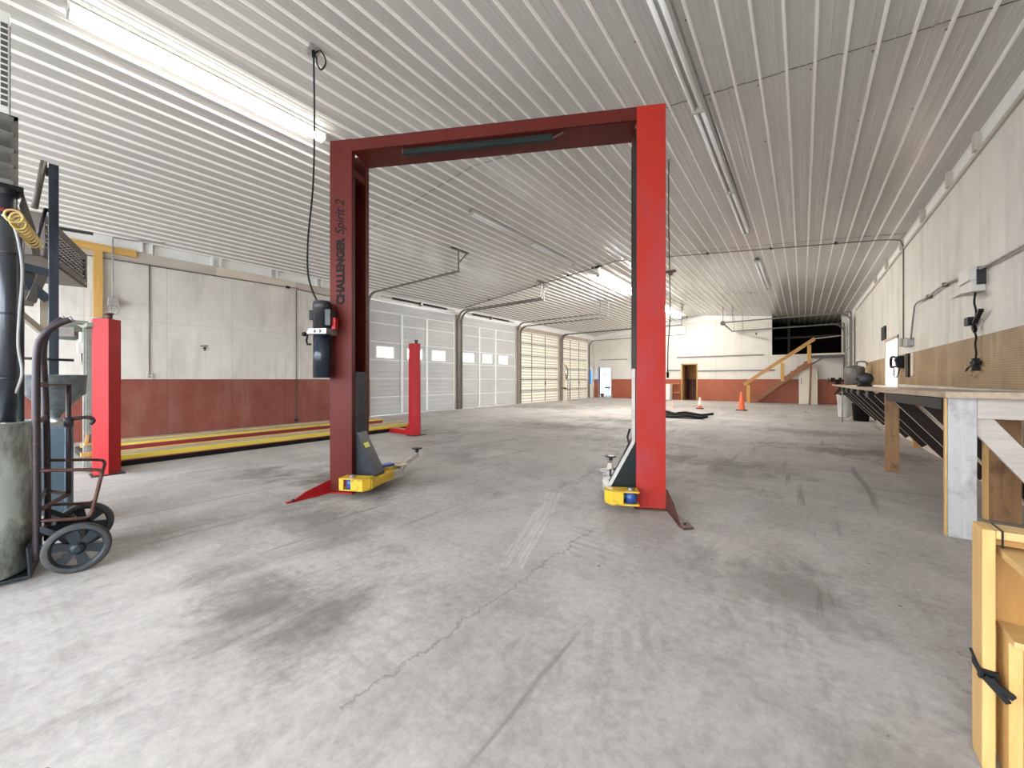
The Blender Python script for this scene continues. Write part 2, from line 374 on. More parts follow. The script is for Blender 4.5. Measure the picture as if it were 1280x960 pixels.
# ------------------------------------------------------------------ mesh builder
class MB:
    def __init__(self):
        self.bm = bmesh.new()
        self.mi = 0
    def _f(self, vs, smooth=False):
        try:
            f = self.bm.faces.new(vs)
        except ValueError:
            return None
        f.material_index = self.mi
        f.smooth = smooth
        return f
    def hexa(self, p):
        v = [self.bm.verts.new(q) for q in p]
        for idx in ((0, 3, 2, 1), (4, 5, 6, 7), (0, 1, 5, 4), (1, 2, 6, 5), (2, 3, 7, 6), (3, 0, 4, 7)):
            self._f([v[i] for i in idx])
        return self
    def box(self, x0, x1, y0, y1, z0, z1):
        return self.hexa([(x0, y0, z0), (x1, y0, z0), (x1, y1, z0), (x0, y1, z0), (x0, y0, z1), (x1, y0, z1), (x1, y1, z1), (x0, y1, z1)])
    def bar(self, p0, p1, w, h, up=(0, 0, 1)):
        """rectangular bar from p0 to p1, w across, h along up"""
        p0 = Vector(p0); p1 = Vector(p1)
        d = (p1 - p0).normalized(); up = Vector(up)
        s = d.cross(up)
        if s.length < 1e-4:
            s = d.cross(Vector((1, 0, 0)))
        s.normalize(); u = s.cross(d).normalized()
        a = s * w / 2; b = u * h / 2
        return self.hexa([p0 - a - b, p0 + a - b, p0 + a + b, p0 - a + b, p1 - a - b, p1 + a - b, p1 + a + b, p1 - a + b])
    def prism(self, pts, vec):
        v0 = [self.bm.verts.new(Vector(p)) for p in pts]
        v1 = [self.bm.verts.new(Vector(p) + Vector(vec)) for p in pts]
        n = len(pts)
        self._f(v0[::-1]); self._f(v1)
        for i in range(n):
            self._f([v0[i], v0[(i + 1) % n], v1[(i + 1) % n], v1[i]])
        return self
    def cyl(self, p0, p1, r0, r1=None, n=20, caps=True):
        r1 = r0 if r1 is None else r1
        return self.tube([p0, p1], [r0, r1], n, caps)
    def tube(self, pts, r, n=10, caps=True, closed=False):
        pts = [Vector(p) for p in pts]
        rs = r if isinstance(r, (list, tuple)) else [r] * len(pts)
        rings = []
        ref = None
        m = len(pts)
        for i, p in enumerate(pts):
            if closed:
                d = pts[(i + 1) % m] - pts[i - 1]
            else:
                d = pts[min(i + 1, m - 1)] - pts[max(i - 1, 0)]
            d.normalize()
            if ref is None:
                ref = Vector((0, 0, 1)) if abs(d.z) < .9 else Vector((1, 0, 0))
            s = d.cross(ref)
            if s.length < 1e-4:
                s = d.cross(Vector((0, 1, 0)))
            s.normalize(); u = s.cross(d).normalized(); ref = u
            rings.append([self.bm.verts.new(p + (s * math.cos(2 * PI * k / n) + u * math.sin(2 * PI * k / n)) * rs[i]) for k in range(n)])
        segs = m if closed else m - 1
        for i in range(segs):
            A = rings[i]; B = rings[(i + 1) % m]
            for k in range(n):
                self._f([A[k], A[(k + 1) % n], B[(k + 1) % n], B[k]], True)
        if caps and not closed:
            self._f(rings[0][::-1]); self._f(rings[-1])
        return self
    def lathe(self, prof, c=(0, 0, 0), n=28, axis='z'):
        """prof: (radius, height) list; closed at radius 0"""
        c = Vector(c)
        def pt(r, h, t):
            a, b = r * math.cos(t), r * math.sin(t)
            return c + (Vector((a, b, h)) if axis == 'z' else Vector((h, a, b)) if axis == 'x' else Vector((b, h, a)))
        rings = []
        for r, h in prof:
            if r < 1e-6:
                rings.append([self.bm.verts.new(pt(0, h, 0))])
            else:
                rings.append([self.bm.verts.new(pt(r, h, 2 * PI * k / n)) for k in range(n)])
        for A, B in zip(rings, rings[1:]):
            if len(A) == 1 and len(B) == 1:
                continue
            for k in range(n):
                if len(A) == 1:
                    self._f([A[0], B[(k + 1) % n], B[k]], True)
                elif len(B) == 1:
                    self._f([A[k], A[(k + 1) % n], B[0]], True)
                else:
                    self._f([A[k], A[(k + 1) % n], B[(k + 1) % n], B[k]], True)
        return self
    def xform(self, mat):
        bmesh.ops.transform(self.bm, matrix=mat, verts=self.bm.verts)
        return self
    def build(self, name, mats, parent=None, bevel=0.0, label=None, solid=0.0):
        me = bpy.data.meshes.new(name)
        bmesh.ops.recalc_face_normals(self.bm, faces=self.bm.faces)
        self.bm.to_mesh(me); self.bm.free()
        for m in (mats if isinstance(mats, (list, tuple)) else [mats]):
            me.materials.append(MT[m])
        o = bpy.data.objects.new(name, me)
        COL.objects.link(o)
        if parent is not None:
            o.parent = parent
        if label:
            o['label'] = label
        if solid:
            md = o.modifiers.new('solid', 'SOLIDIFY'); md.thickness = solid; md.offset = 0
        if bevel:
            md = o.modifiers.new('bevel', 'BEVEL'); md.width = bevel; md.segments = 2
            md.limit_method = 'ANGLE'; md.angle_limit = math.radians(50)
        return o

def tag(o, label, cat, group=None):
    o['label'] = label; o['category'] = cat
    if group:
        o['group'] = group
    return o

def thing(name, label, cat, loc=(0, 0, 0), rz=0.0, group=None):
    e = bpy.data.objects.new(name, None)
    COL.objects.link(e)
    e.location = loc; e.rotation_euler = (0, 0, rz)
    e.empty_display_size = .1
    return tag(e, label, cat, group)

def struct(o):
    o['kind'] = 'structure'
    return o

def dup(root, loc, rz=None, label=None):
    r = root.copy(); COL.objects.link(r); r.location = loc
    if rz is not None:
        r.rotation_euler = (0, 0, rz)
    if label:
        r['label'] = label
    for ch in list(root.children):
        c = ch.copy(); COL.objects.link(c); c.parent = r
        for g in list(ch.children):
            d = g.copy(); COL.objects.link(d); d.parent = c
    return r

def arc(c, r, a0, a1, n, plane='xz'):
    out = []
    for i in range(n + 1):
        a = math.radians(a0 + (a1 - a0) * i / n)
        u, v = r * math.cos(a), r * math.sin(a)
        out.append((c[0] + u, c[1], c[2] + v) if plane == 'xz' else (c[0] + u, c[1] + v, c[2]) if plane == 'xy' else (c[0], c[1] + u, c[2] + v))
    return out

# ------------------------------------------------------------------ room shell
XL, XR, YF, YB = -11.2, 1.70, 24.0, -3.6
RIDGE = -4.5
def ceil_z(x):
    return 4.12 + .11 * (x + 11.2) if x < RIDGE else 4.857 - .11 * (x - RIDGE)

struct(MB().box(XL - .2, XR + .2, YB - .2, YF + .2, -.15, 0).build('floor', 'floor'))

def ceiling():
    b = MB(); bm = b.bm
    prof = []
    x = XL - .1
    pitch = .2286
    k = 0
    pts = []
    while x < XR + .1:
        for dx, dz in ((0, 0), (.068, 0), (.074, -.004), (.082, -.004), (.088, 0), (.118, 0), (.124, -.004), (.132, -.004), (.138, 0), (.183, 0), (.191, -.025), (.209, -.025), (.217, 0)):
            xx = x + dx
            if xx < XR + .12:
                pts.append((xx, ceil_z(xx) + dz))
        x += pitch
    y0, y1 = YB - .1, YF + 4.0
    lo = [(bm.verts.new((px, y0, pz)), bm.verts.new((px, y1, pz))) for px, pz in pts]
    hi = [(bm.verts.new((px, y0, ceil_z(px) + .08)), bm.verts.new((px, y1, ceil_z(px) + .08))) for px, pz in (pts[0], pts[-1])]
    for i, (a, c) in enumerate(zip(lo, lo[1:])):
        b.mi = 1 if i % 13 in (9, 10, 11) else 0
        b._f([a[0], c[0], c[1], a[1]])
    b.mi = 0
    rid0 = bm.verts.new((RIDGE, y0, 5.0)); rid1 = bm.verts.new((RIDGE, y1, 5.0))
    b._f([hi[0][0], hi[0][1], rid1, rid0]); b._f([rid0, rid1, hi[1][1], hi[1][0]])
    b._f([lo[0][0], lo[0][1], hi[0][1], hi[0][0]]); b._f([lo[-1][0], hi[1][0], hi[1][1], lo[-1][1]])
    return struct(b.build('ceiling', ['ceiling', 'ceiling_rib_lit']))
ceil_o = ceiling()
# lap seams and screw lines belong to the ceiling sheets
b = MB()
for y in (4.82, 11.0, 17.2):
    for x0, x1 in ((XL + .02, RIDGE), (RIDGE, XR - .02)):
        n = 40
        for i in range(n):
            xa, xb = x0 + (x1 - x0) * i / n, x0 + (x1 - x0) * (i + 1) / n
            j = random.uniform(-.012, .012)
            b.bar((xa, y + j, ceil_z(xa) - .004), (xb, y + j, ceil_z(xb) - .004), .007, .006)
b.build('lap_seam', 'galv_dull', ceil_o)
b = MB()
for y in [v * 1.22 - 2.4 for v in range(22)]:
    x = XL + .3
    while x < XR - .1:
        if random.random() < .55:
            xx = x + random.uniform(-.01, .01)
            b.cyl((xx, y, ceil_z(xx) - .008), (xx, y, ceil_z(xx) + .002), .009, n=6)
        x += .4572
b.build('screw_heads', 'galv_dull', ceil_o)

def cells(mb, axis, p0, p1, us, zs, holes, mat_of):
    """wall slab between planes p0,p1; axis 'x' means the wall lies at x = p0..p1 and runs along y"""
    for u0, u1 in zip(us, us[1:]):
        for z0, z1 in zip(zs, zs[1:]):
            uc, zc = (u0 + u1) / 2, (z0 + z1) / 2
            if any(h[0] < uc < h[1] and h[2] < zc < h[3] for h in holes):
                continue
            mb.mi = mat_of(uc, zc)
            if axis == 'x':
                mb.box(p0, p1, u0, u1, z0, z1)
            else:
                mb.box(u0, u1, p0, p1, z0, z1)
    mb.mi = 0

DY = [(7.16, 11.02), (11.42, 15.14), (15.50, 19.32), (19.68, 23.06)]     # four bays
DH = [3.84, 3.84, 3.66, 3.66]
holes = [(a, c, -1, h) for (a, c), h in zip(DY, DH)] + [(23.22, 23.94, -1, 2.03)]
us = sorted({YB, 23.22, 23.94, YF + .2} | {v for d in DY for v in d})
w = MB()
cells(w, 'x', XL - .2, XL, us, [0, 1.22, 2.03, 3.66, 3.84, 4.2], holes,
      lambda u, z: (1 if u < 7.1 else 3) if z < 1.22 else (2 if z > 3.84 else (0 if u < 7.1 or u > 23.1 else 3)))
struct(w.build('wall_left', ['wall', 'red_wall', 'film', 'jamb']))

# far wall with two doorways and the loft opening, closed by a gable
holes = [(-10.86, -10.0, -1, 2.01), (-5.60, -4.86, -1, 2.06), (-1.26, 1.49, 2.47, 9)]
us = sorted({XL, -10.86, -10.0, -5.6, -4.86, -1.26, 1.49, XR})
w = MB()
cells(w, 'y', YF, YF + .15, us, [0, 1.22, 2.01, 2.06, 2.47, 4.10], holes, lambda u, z: 1 if z < 1.22 else 0)
w.prism([(XL, YF, 4.10), (-1.26, YF, 4.10), (-1.26, YF, ceil_z(-1.26) + .03), (RIDGE, YF, ceil_z(RIDGE) + .03), (XL, YF, ceil_z(XL) + .03)], (0, .15, 0))
w.prism([(1.49, YF, 4.10), (XR, YF, 4.10), (XR, YF, ceil_z(XR) + .03), (1.49, YF, ceil_z(1.49) + .03)], (0, .15, 0))
struct(w.build('wall_far', ['wall_y', 'red_wall_y']))
# cream frieze under the ceiling along the far wall
w = MB()
def fr(xa, xb):
    w.prism([(xa, YF - .02, ceil_z(xa) - .26), (xb, YF - .02, ceil_z(xb) - .26), (xb, YF - .02, ceil_z(xb) + .01), (xa, YF - .02, ceil_z(xa) + .01)], (0, .02, 0))
fr(XL, RIDGE); fr(RIDGE, -1.27)
struct(w.build('trim_6', 'film'))

# right wall with a doorway behind the bench and the small rolling door near the corner
holes = [(12.0, 13.6, 1.06, 2.14)]
us = [YB, 12.0, 13.6, 17.3, YF + .2]
w = MB()
cells(w, 'x', XR, XR + .15, us, [0, 1.06, 1.22, 2.14, 3.95, 4.2], holes,
      lambda u, z: (1 if u > 17.3 else 2) if z < 1.06 else (3 if z > 3.95 else (1 if z < 1.22 and u > 17.3 else 0)))
struct(w.build('wall_right', ['wall', 'red_wall', 'tan_wall', 'film']))

# wall behind the camera: three open bays that let the daylight in
holes = [(-10.6, -6.9, -1, 3.7), (-6.3, -2.6, -1, 3.7), (-2.2, 1.4, -1, 3.7)]
us = [XL - .2, -10.6, -6.9, -6.3, -2.6, -2.2, 1.4, XR + .15]
w = MB()
cells(w, 'y', YB - .15, YB, us, [0, 1.22, 3.7, 4.1], holes, lambda u, z: 1 if z < 1.22 else 0)
w.prism([(XL, YB - .15, 4.1), (XR, YB - .15, 4.1), (XR, YB - .15, ceil_z(XR)), (RIDGE, YB - .15, ceil_z(RIDGE)), (XL, YB - .15, ceil_z(XL))], (0, .15, 0))
struct(w.build('wall_back', ['wall_y', 'red_wall_y']))

# left wall trim boards and white film above them, with truss ends
for nm, ya, yb, m in (('trim_1', YB, 3.06, 'board'), ('trim_2', 3.06, 4.86, 'board_pale'), ('trim_3', 4.86, 7.1, 'board')):
    struct(MB().box(XL, XL + .04, ya, yb, 3.69, 3.90).build(nm, m))
w = MB()
for y in (1.72, 2.95, 4.2, 5.4, 6.7):
    w.box(XL, XL + .09, y, y + .04, 3.90, 4.13); w.box(XL, XL + .09, y + .16, y + .20, 3.90, 4.13)
struct(w.build('trim_4', 'film'))
w = MB()
for y in (7.0, 8.1, 9.6, 11.4, 13.2, 15.0):
    w.box(XR - .06, XR, y, y + .09, 3.96, 4.19)
w.box(XR - .03, XR, YB, 20.3, 3.92, 3.97)
struct(w.build('trim_5', 'board'))

# post cover boards between the bays
for i, (y0, y1, m) in enumerate(((11.06, 11.38, 'galv_dull'), (15.18, 15.46, 'jamb'), (19.36, 19.64, 'jamb'))):
    struct(MB().box(XL, XL + .05, y0, y1, 0, 3.66).build('trim_%d' % (7 + i), m, bevel=.004))

# dim loft behind the far wall
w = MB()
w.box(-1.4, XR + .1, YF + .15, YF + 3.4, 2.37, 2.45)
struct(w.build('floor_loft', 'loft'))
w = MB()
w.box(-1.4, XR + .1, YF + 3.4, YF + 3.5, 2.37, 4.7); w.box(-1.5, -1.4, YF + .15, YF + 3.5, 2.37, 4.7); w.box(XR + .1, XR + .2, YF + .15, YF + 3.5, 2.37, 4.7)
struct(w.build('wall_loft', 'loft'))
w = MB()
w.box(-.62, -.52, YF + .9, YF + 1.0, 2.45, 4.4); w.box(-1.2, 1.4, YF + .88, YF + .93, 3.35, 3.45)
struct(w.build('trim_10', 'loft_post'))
struct(MB().box(-1.30, 1.60, YF - .05, YF, 2.38, 2.47).build('trim_11', 'ledge'))

# small rooms behind the two doorways in the far wall
w = MB()
w.mi = 0
w.box(-6.6, -6.5, YF + .15, YF + 1.7, 1.22, 2.6); w.box(-4.3, -4.2, YF + .15, YF + 1.7, 1.22, 2.6); w.box(-6.6, -4.2, YF + 1.7, YF + 1.8, 1.22, 2.6); w.box(-6.6, -4.2, YF + .15, YF + 1.8, 2.6, 2.7)
w.mi = 1
w.box(-6.6, -6.5, YF + .15, YF + 1.7, 0, 1.22); w.box(-4.3, -4.2, YF + .15, YF + 1.7, 0, 1.22); w.box(-6.6, -4.2, YF + 1.7, YF + 1.8, 0, 1.22); w.box(-6.6, -4.2, YF + .15, YF + 1.8, -.1, 0)
struct(w.build('wall_back_room', ['office_orange', 'office_brown']))
w = MB()
cells(w, 'x', -13.6, -13.5, [YF + .15, YF + 1.3, YF + 2.2, YF + 3.2], [0, 1.0, 1.9, 2.6], [(YF + 1.3, YF + 2.2, 1.0, 1.9)], lambda u, z: 0); w.box(-13.6, -8.9, YF + .15, YF + 3.3, 2.6, 2.7); w.box(-9.0, -8.9, YF + .15, YF + 3.2, 0, 2.6)  # unseen opening added in the side wall to bring daylight into the room
w.box(-13.6, -8.9, YF + .15, YF + 3.2, -.1, 0)
cells(w, 'y', YF + 3.2, YF + 3.3, [-13.6, -11.88, -11.45, -8.9], [0, 1.05, 1.90, 2.6], [(-11.88, -11.45, 1.05, 1.90)], lambda u, z: 0)
struct(w.build('wall_side_room', 'room_white'))
w9 = struct(MB().box(-11.88, -11.45, YF + 3.23, YF + 3.25, 1.05, 1.90).build('window_2', 'glass_blue'))
MB().box(-11.88, -11.45, YF + 3.20, YF + 3.27, 1.58, 1.62).box(-11.88, -11.45, YF + 3.20, YF + 3.27, 1.30, 1.33).build('window_bar', 'dark_steel', w9)

# ground outside
struct(MB().box(-60, XL - .2, -20, 60, -.25, -.06).build('floor_outside', 'ground'))
struct(MB().box(-30, 30, -30, YB - .2, -.25, -.06).build('floor_yard', 'ground'))

# ------------------------------------------------------------------ overhead doors in the left wall
def door_profile(z0, z1, seams, x, rib, depth):
    """(x, z) outline of a ribbed door skin: ridges between seams"""
    out = []
    edges = [z0] + seams + [z1]
    for a, c in zip(edges, edges[1:]):
        n = max(2, round((c - a) / rib))
        s = (c - a) / n
        out.append((x, a + .004))
        for k in range(n):
            za = a + k * s
            out += [(x, za + s * .28), (x + depth, za + s * .38), (x + depth, za + s * .62), (x, za + s * .72)]
        out.append((x, c - .004))
    return out

def overhead_door(nm, y0, y1, h, seams, pale, windows, stiles):
    xs = XL - .09
    root = bpy.data.objects.new(nm, None); COL.objects.link(root); struct(root)
    # skin in bands, leaving holes for the windows
    b = MB()
    prof = door_profile(.0, h, seams, xs, .15 if not pale else .155, .010 if not pale else .016)
    ys = [y0 + .01, y1 - .01]
    if windows:
        ys = sorted([y0 + .01, y1 - .01] + [v for wn in windows for v in wn[:2]])
    wz = (windows[0][2], windows[0][3]) if windows else None
    if wz:   # make the outline meet the window edges
        prof = [p for p in prof if not (wz[0] - .03 < p[1] < wz[0] + .03 or wz[1] - .03 < p[1] < wz[1] + .03)]
        prof += [(xs, wz[0]), (xs, wz[1])]
        prof.sort(key=lambda p: p[1])
    for ya, yb in zip(ys, ys[1:]):
        yc = (ya + yb) / 2
        for (xa, za), (xb, zb) in zip(prof, prof[1:]):
            zc = (za + zb) / 2
            if windows and any(wn[0] < yc < wn[1] and wn[2] < zc < wn[3] for wn in windows):
                continue
            ridge = xa > xs + .001 and xb > xs + .001
            b.mi = 1 if (pale and ridge) else 0
            v = [b.bm.verts.new(q) for q in ((xa, ya, za), (xa, yb, za), (xb, yb, zb), (xb, ya, zb))]
            b._f(v)
    o = b.build('skin', ['door_pale', 'door_pale_rib'] if pale else 'door_grey', root, solid=.006)
    b = MB()
    for z in seams:
        if pale:
            b.box(xs + .004, xs + .03, y0 + .02, y1 - .02, z - .018, z + .018)
        else:
            b.box(xs + .004, xs + .022, y0 + .02, y1 - .02, z - .012, z + .012)
    b.build('section_rail', 'dark_seam' if pale else 'door_white', root)
    for ys_ in stiles:
        st = MB()
        if pale:
            st.box(xs + .005, xs + .028, ys_ - .012, ys_ + .012, .02, h - .05)
        else:
            st.box(xs + .005, xs + .05, ys_ - .045, ys_ + .045, .05, h - .35)
        st.build('stile', 'dark_seam' if pale else 'door_white', root, bevel=0 if pale else .006)
    for wn in windows or []:
        f = MB()
        t = .035
        f.box(xs - .012, xs + .022, wn[0] - t, wn[0] + t * .4, wn[2] - t, wn[3] + t)
        f.box(xs - .012, xs + .022, wn[1] - t * .4, wn[1] + t, wn[2] - t, wn[3] + t)
        f.box(xs - .012, xs + .022, wn[0], wn[1], wn[2] - t, wn[2] + t * .4)
        f.box(xs - .012, xs + .022, wn[0], wn[1], wn[3] - t * .4, wn[3] + t)
        fo = f.build('window_frame', 'door_white', root, bevel=.004)
        MB().box(xs + .001, xs + .005, wn[0], wn[1], wn[2], wn[3]).build('pane', 'glass', fo)
    return root

WZ = (1.95, 2.31)
overhead_door('door_1', *DY[0], DH[0], [.62, 1.25, 1.87, 2.47, 3.09, 3.49], False,
              [(7.46, 8.12, *WZ), (8.70, 9.36, *WZ), (9.86, 10.52, *WZ)], [8.46, 9.58])
overhead_door('door_2', *DY[1], DH[1], [.60, 1.22, 1.85, 2.40, 3.06, 3.49], False,
              [(11.54, 12.18, *WZ), (12.76, 13.38, *WZ), (13.92, 14.56, *WZ)], [12.52, 13.62])
d3 = overhead_door('door_3', *DY[2], DH[2], [.62, 1.20, 1.82, 2.43, 3.05], True, None, [16.62, 17.92])
MB().box(XL - .06, XL - .03, 17.87, 17.93, .90, 1.10).build('handle', 'dark_steel', d3)
d4 = overhead_door('door_4', *DY[3], DH[3], [.62, 1.20, 1.82, 2.43, 3.05], True, None, [20.78, 21.92])
MB().box(XL - .06, XL - .03, 21.87, 21.93, .90, 1.10).build('handle', 'dark_steel', d4)

# torsion springs over the two grey doors
def spring(y0, y1, label):
    t = thing('torsion_spring', label, 'spring', (XL + .10, (y0 + y1) / 2, 3.97), 0)
    L = (y1 - y0) / 2
    MB().cyl((0, -L - .45, 0), (0, L + .45, 0), .013, n=10).build('shaft', 'galv', t)
    for s in (-1, 1):
        c = MB(); c.cyl((0, s * .06, 0), (0, s * L, 0), .034, n=12)
        for k in range(24):
            y = s * (.08 + (L - .1) * k / 24); c.cyl((0, y, 0), (0, y + .012 * s, 0), .037, n=12)
        c.build('coil', 'dark_steel', t)
    MB().box(-.10, .02, -.02, .02, -.08, .07).box(-.02, .03, -.05, .05, -.05, .05).build('bracket', 'galv', t)
    return t
spring(7.95, 10.45, 'dark torsion spring bar above the first grey overhead door by the red lift column')
spring(11.92, 14.42, 'dark torsion spring bar above the second grey overhead door')

# door tracks: upright, bend, level run into the room, hanger to the ceiling
def track(y, x_end, z, label, hang='near', side=1, thick=.075):
    t = thing('door_track', label, 'door track', (XL, y, 0), 0, None)
    r = .38
    pts = [(.06, 0, 0), (.06, 0, z - r)] + arc((.06 + r, 0, z - r), r, 180, 90, 8) + [(x_end - XL, 0, z + .02)]
    m = MB()
    for a, c in zip(pts, pts[1:]):
        m.bar(a, c, thick, .035, (0, 0, 1) if abs(c[0] - a[0]) > abs(c[2] - a[2]) else (1, 0, 0))
    m.build('rail', 'galv_dull', t)
    h = MB()
    xe = x_end - XL
    zc = ceil_z(x_end) - .01
    h.bar((xe - .02, 0, z), (xe - .02, 0, zc), .035, .02, (1, 0, 0))
    h.bar((xe - .02, -.25, zc - .02), (xe - .02, .35, zc - .02), .05, .03)
    h.bar((xe - .02, .30, zc - .04), (xe - .02, .02, zc - .34), .025, .02, (1, 0, 0))
    h.build('hanger', 'galv_dull', t)
    return t
track(7.06, -7.05, 3.98, 'galvanised door track left of the first grey door, its end hung from the ceiling')
track(11.12, -7.12, 3.98, 'galvanised door track on the right side of the first grey door')
track(11.32, -7.16, 3.97, 'galvanised door track on the left side of the second grey door')
track(15.22, -6.80, 3.97, 'galvanised door track on the right side of the second grey door')
track(15.42, -6.55, 3.82, 'thick dull track on the left side of the first pale translucent door', thick=.12)
track(19.40, -6.6, 3.80, 'dull track on the right side of the first pale translucent door', thick=.07)
track(19.60, -4.6, 3.80, 'long thick track on the left side of the far pale door', thick=.12)
track(23.14, -5.2, 3.72, 'track on the right side of the far pale door near the corner')

# side entrance door in the left wall by the far corner
d5 = bpy.data.objects.new('door_5', None); COL.objects.link(d5); struct(d5)
b = MB()
cells(b, 'x', XL - .10, XL - .05, [23.24, 23.40, 23.76, 23.92], [0, .92, 1.82, 2.01], [(23.40, 23.76, .92, 1.82)], lambda u, z: 0)
b.build('leaf', 'white_box', d5)
MB().box(XL - .08, XL - .07, 23.40, 23.76, .92, 1.82).build('pane', 'glass_blue', d5)
MB().cyl((XL - .05, 23.32, 1.0), (XL + .01, 23.32, 1.0), .025, n=12).build('handle', 'galv', d5)
# door frames in the far wall
b = MB()
b.box(-10.90, -10.86, YF - .03, YF + .15, 0, 2.05); b.box(-10.0, -9.96, YF - .03, YF + .15, 0, 2.05); b.box(-10.9, -9.96, YF - .03, YF + .15, 2.01, 2.05)
struct(b.build('trim_12', 'board'))
b = MB()
b.box(-5.67, -5.60, YF - .03, YF + .15, 0, 2.12); b.box(-4.86, -4.80, YF - .03, YF + .15, 0, 2.12); b.box(-5.67, -4.80, YF - .03, YF + .15, 2.06, 2.12)
struct(b.build('trim_13', 'lumber'))
d6 = bpy.data.objects.new('door_6', None); COL.objects.link(d6); struct(d6)
MB().box(-5.59, -5.55, YF + .15, YF + .88, .01, 2.05).build('leaf', 'stringer', d6, bevel=.004)
MB().lathe([(0, 0), (.03, .01), (.03, .04), (0, .055)], (-5.55, YF + .80, 1.0), 12, 'x').build('knob', 'galv', d6)
d7 = bpy.data.objects.new('door_7', None); COL.objects.link(d7); struct(d7)
MB().bar((-10.88, YF + .17, 1.0), (-11.45, YF + .75, 1.0), .045, 1.98).build('leaf', 'jamb', d7, bevel=.004)

# stool and clay pot glimpsed through the bright doorway
t = thing('stool', 'black topped stool standing in the bright room through the far left doorway', 'stool', (-10.72, YF + 1.1, 0))
MB().lathe([(0, .62), (.17, .62), (.18, .65), (.17, .69), (0, .69)], (0, 0, 0), 20).build('seat', 'black', t)
for k in range(4):
    a = PI / 4 + k * PI / 2
    MB().cyl((.11 * math.cos(a), .11 * math.sin(a), .63), (.17 * math.cos(a), .17 * math.sin(a), 0), .013, n=8).build('leg', 'galv', t)
t = tag(MB().lathe([(0, 0), (.09, 0), (.13, .20), (.145, .20), (.145, .24), (.12, .24), (.11, .10), (0, .10)], (-11.0, YF + .85, 0), 20).build('pot', 'terracotta'),
        'small red clay pot on the floor inside the far left doorway', 'pot')

# ------------------------------------------------------------------ rolling door on the right wall near the corner
d8 = bpy.data.objects.new('door_8', None); COL.objects.link(d8); struct(d8)
b = MB()
for z0, z1 in ((.02, .66), (.68, 1.30), (1.32, 1.94), (1.96, 2.58), (2.60, 3.22), (3.24, 3.72)):
    b.box(XR - .075, XR - .03, 20.75, 23.75, z0, z1)
b.build('panel', 'door_pale', d8, bevel=.006)
b = MB()
for y in (20.8, 21.75, 22.7, 23.7):
    b.box(XR - .11, XR - .07, y - .03, y + .03, .02, 3.7)
for z in (.67, 1.31, 1.95, 2.59, 3.23):
    b.box(XR - .10, XR - .07, 20.75, 23.75, z - .02, z + .02)
b.build('stile', 'galv', d8)
def rtrack(y, z, label, x_end):
    t = thing('door_track', label, 'door track', (XR, y, 0), 0)
    r = .42
    pts = [(-.14, 0, 0), (-.14, 0, z - r)] + arc((-.14 - r, 0, z - r), r, 0, 90, 8) + [(x_end - XR, 0, z - .02)]
    m = MB()
    for a, c in zip(pts, pts[1:]):
        m.bar(a, c, .085, .05, (0, 0, 1) if abs(c[0] - a[0]) > abs(c[2] - a[2]) else (1, 0, 0))
    m.build('rail', 'galv_dull', t)
    m = MB()
    m.bar((-.14, 0, z - r), (-.14, 0, z + .02), .06, .05, (1, 0, 0)); m.bar((-.14, 0, z + .02), (-.14 - r - .3, 0, z + .015), .06, .03)
    m.build('upper_rail', 'galv_dull', t)
    xe = x_end - XR
    m = MB()
    for dx in (.05, .45):
        m.bar((xe + dx, 0, z - .03), (xe + dx, 0, ceil_z(x_end + dx) - .01), .035, .02, (1, 0, 0))
    m.build('hanger', 'galv_dull', t)
    return t
rtrack(20.55, 3.92, 'nearer of the two galvanised tracks of the small door in the right corner', -3.05)
rtrack(23.80, 3.84, 'farther galvanised track of the small door in the right corner, against the far wall', -3.0)
t = tag(MB().cyl((-3.02, 20.6, 3.88), (-3.02, 23.75, 3.80), .03, n=10).cyl((-3.02, 20.6, 3.88), (-3.02, 20.66, 3.88), .11, n=16).build('spreader_bar', 'galv_dull'),
        'steel spreader bar joining the track ends of the small right corner door', 'bar')

# window opening in the right wall behind the bench
w1 = bpy.data.objects.new('window_1', None); COL.objects.link(w1); struct(w1)
b = MB()
b.box(XR - .015, XR + .02, 11.93, 12.0, 1.06, 2.21); b.box(XR - .015, XR + .02, 13.6, 13.67, 1.06, 2.21); b.box(XR - .015, XR + .02, 11.93, 13.67, 2.14, 2.21)
b.build('window_frame', 'jamb', w1)
MB().box(XR + .002, XR + .13, 13.575, 13.602, 1.06, 2.14).build('jamb_lining', 'pink', w1)
b = MB()
for y in (13.9, 14.45, 15.1):
    b.box(XR + .22, XR + .27, y, y + .05, .4, 2.6)
b.build('outer_post', 'white_box', w1)
MB().box(XR + .13, XR + .134, 12.0, 13.6, 1.06, 2.14).build('pane', 'glass', w1)

# ------------------------------------------------------------------ fluorescent fixtures
def fixture(x, y0, y1, lit, label, group=None):
    z = ceil_z(x)
    slope = math.atan(.11) if x < RIDGE else -math.atan(.11)
    t = thing('fluorescent_light', label, 'light', (x, (y0 + y1) / 2, z), 0, group)
    t.rotation_euler = (0, -slope, 0)
    L = (y1 - y0) / 2
    MB().prism([(-.072, -L, -.024), (.072, -L, -.024), (.05, -L, -.062), (-.05, -L, -.062)], (0, 2 * L, 0)).build('housing', 'fixture', t, bevel=.004)
    for s in (-1, 1):
        MB().cyl((s * .040, -L + .025, -.086), (s * .040, L - .025, -.086), .022, n=16).build('tube', ('tube_far' if 5 < y0 < 18 else 'tube_end' if y0 > 18 else 'tube_on') if lit else 'tube_off', t)
    for e in (-1, 1):
        MB().box(-.07, .07, e * L - (.02 if e > 0 else 0), e * L + (0 if e > 0 else .02), -.112, -.024).build('socket', 'fixture', t, bevel=.003)
    return t
XA, XBm = -5.5, -.97
fixture(XA, .35, 2.78, True, 'lit twin tube light at the upper left, nearest the camera')
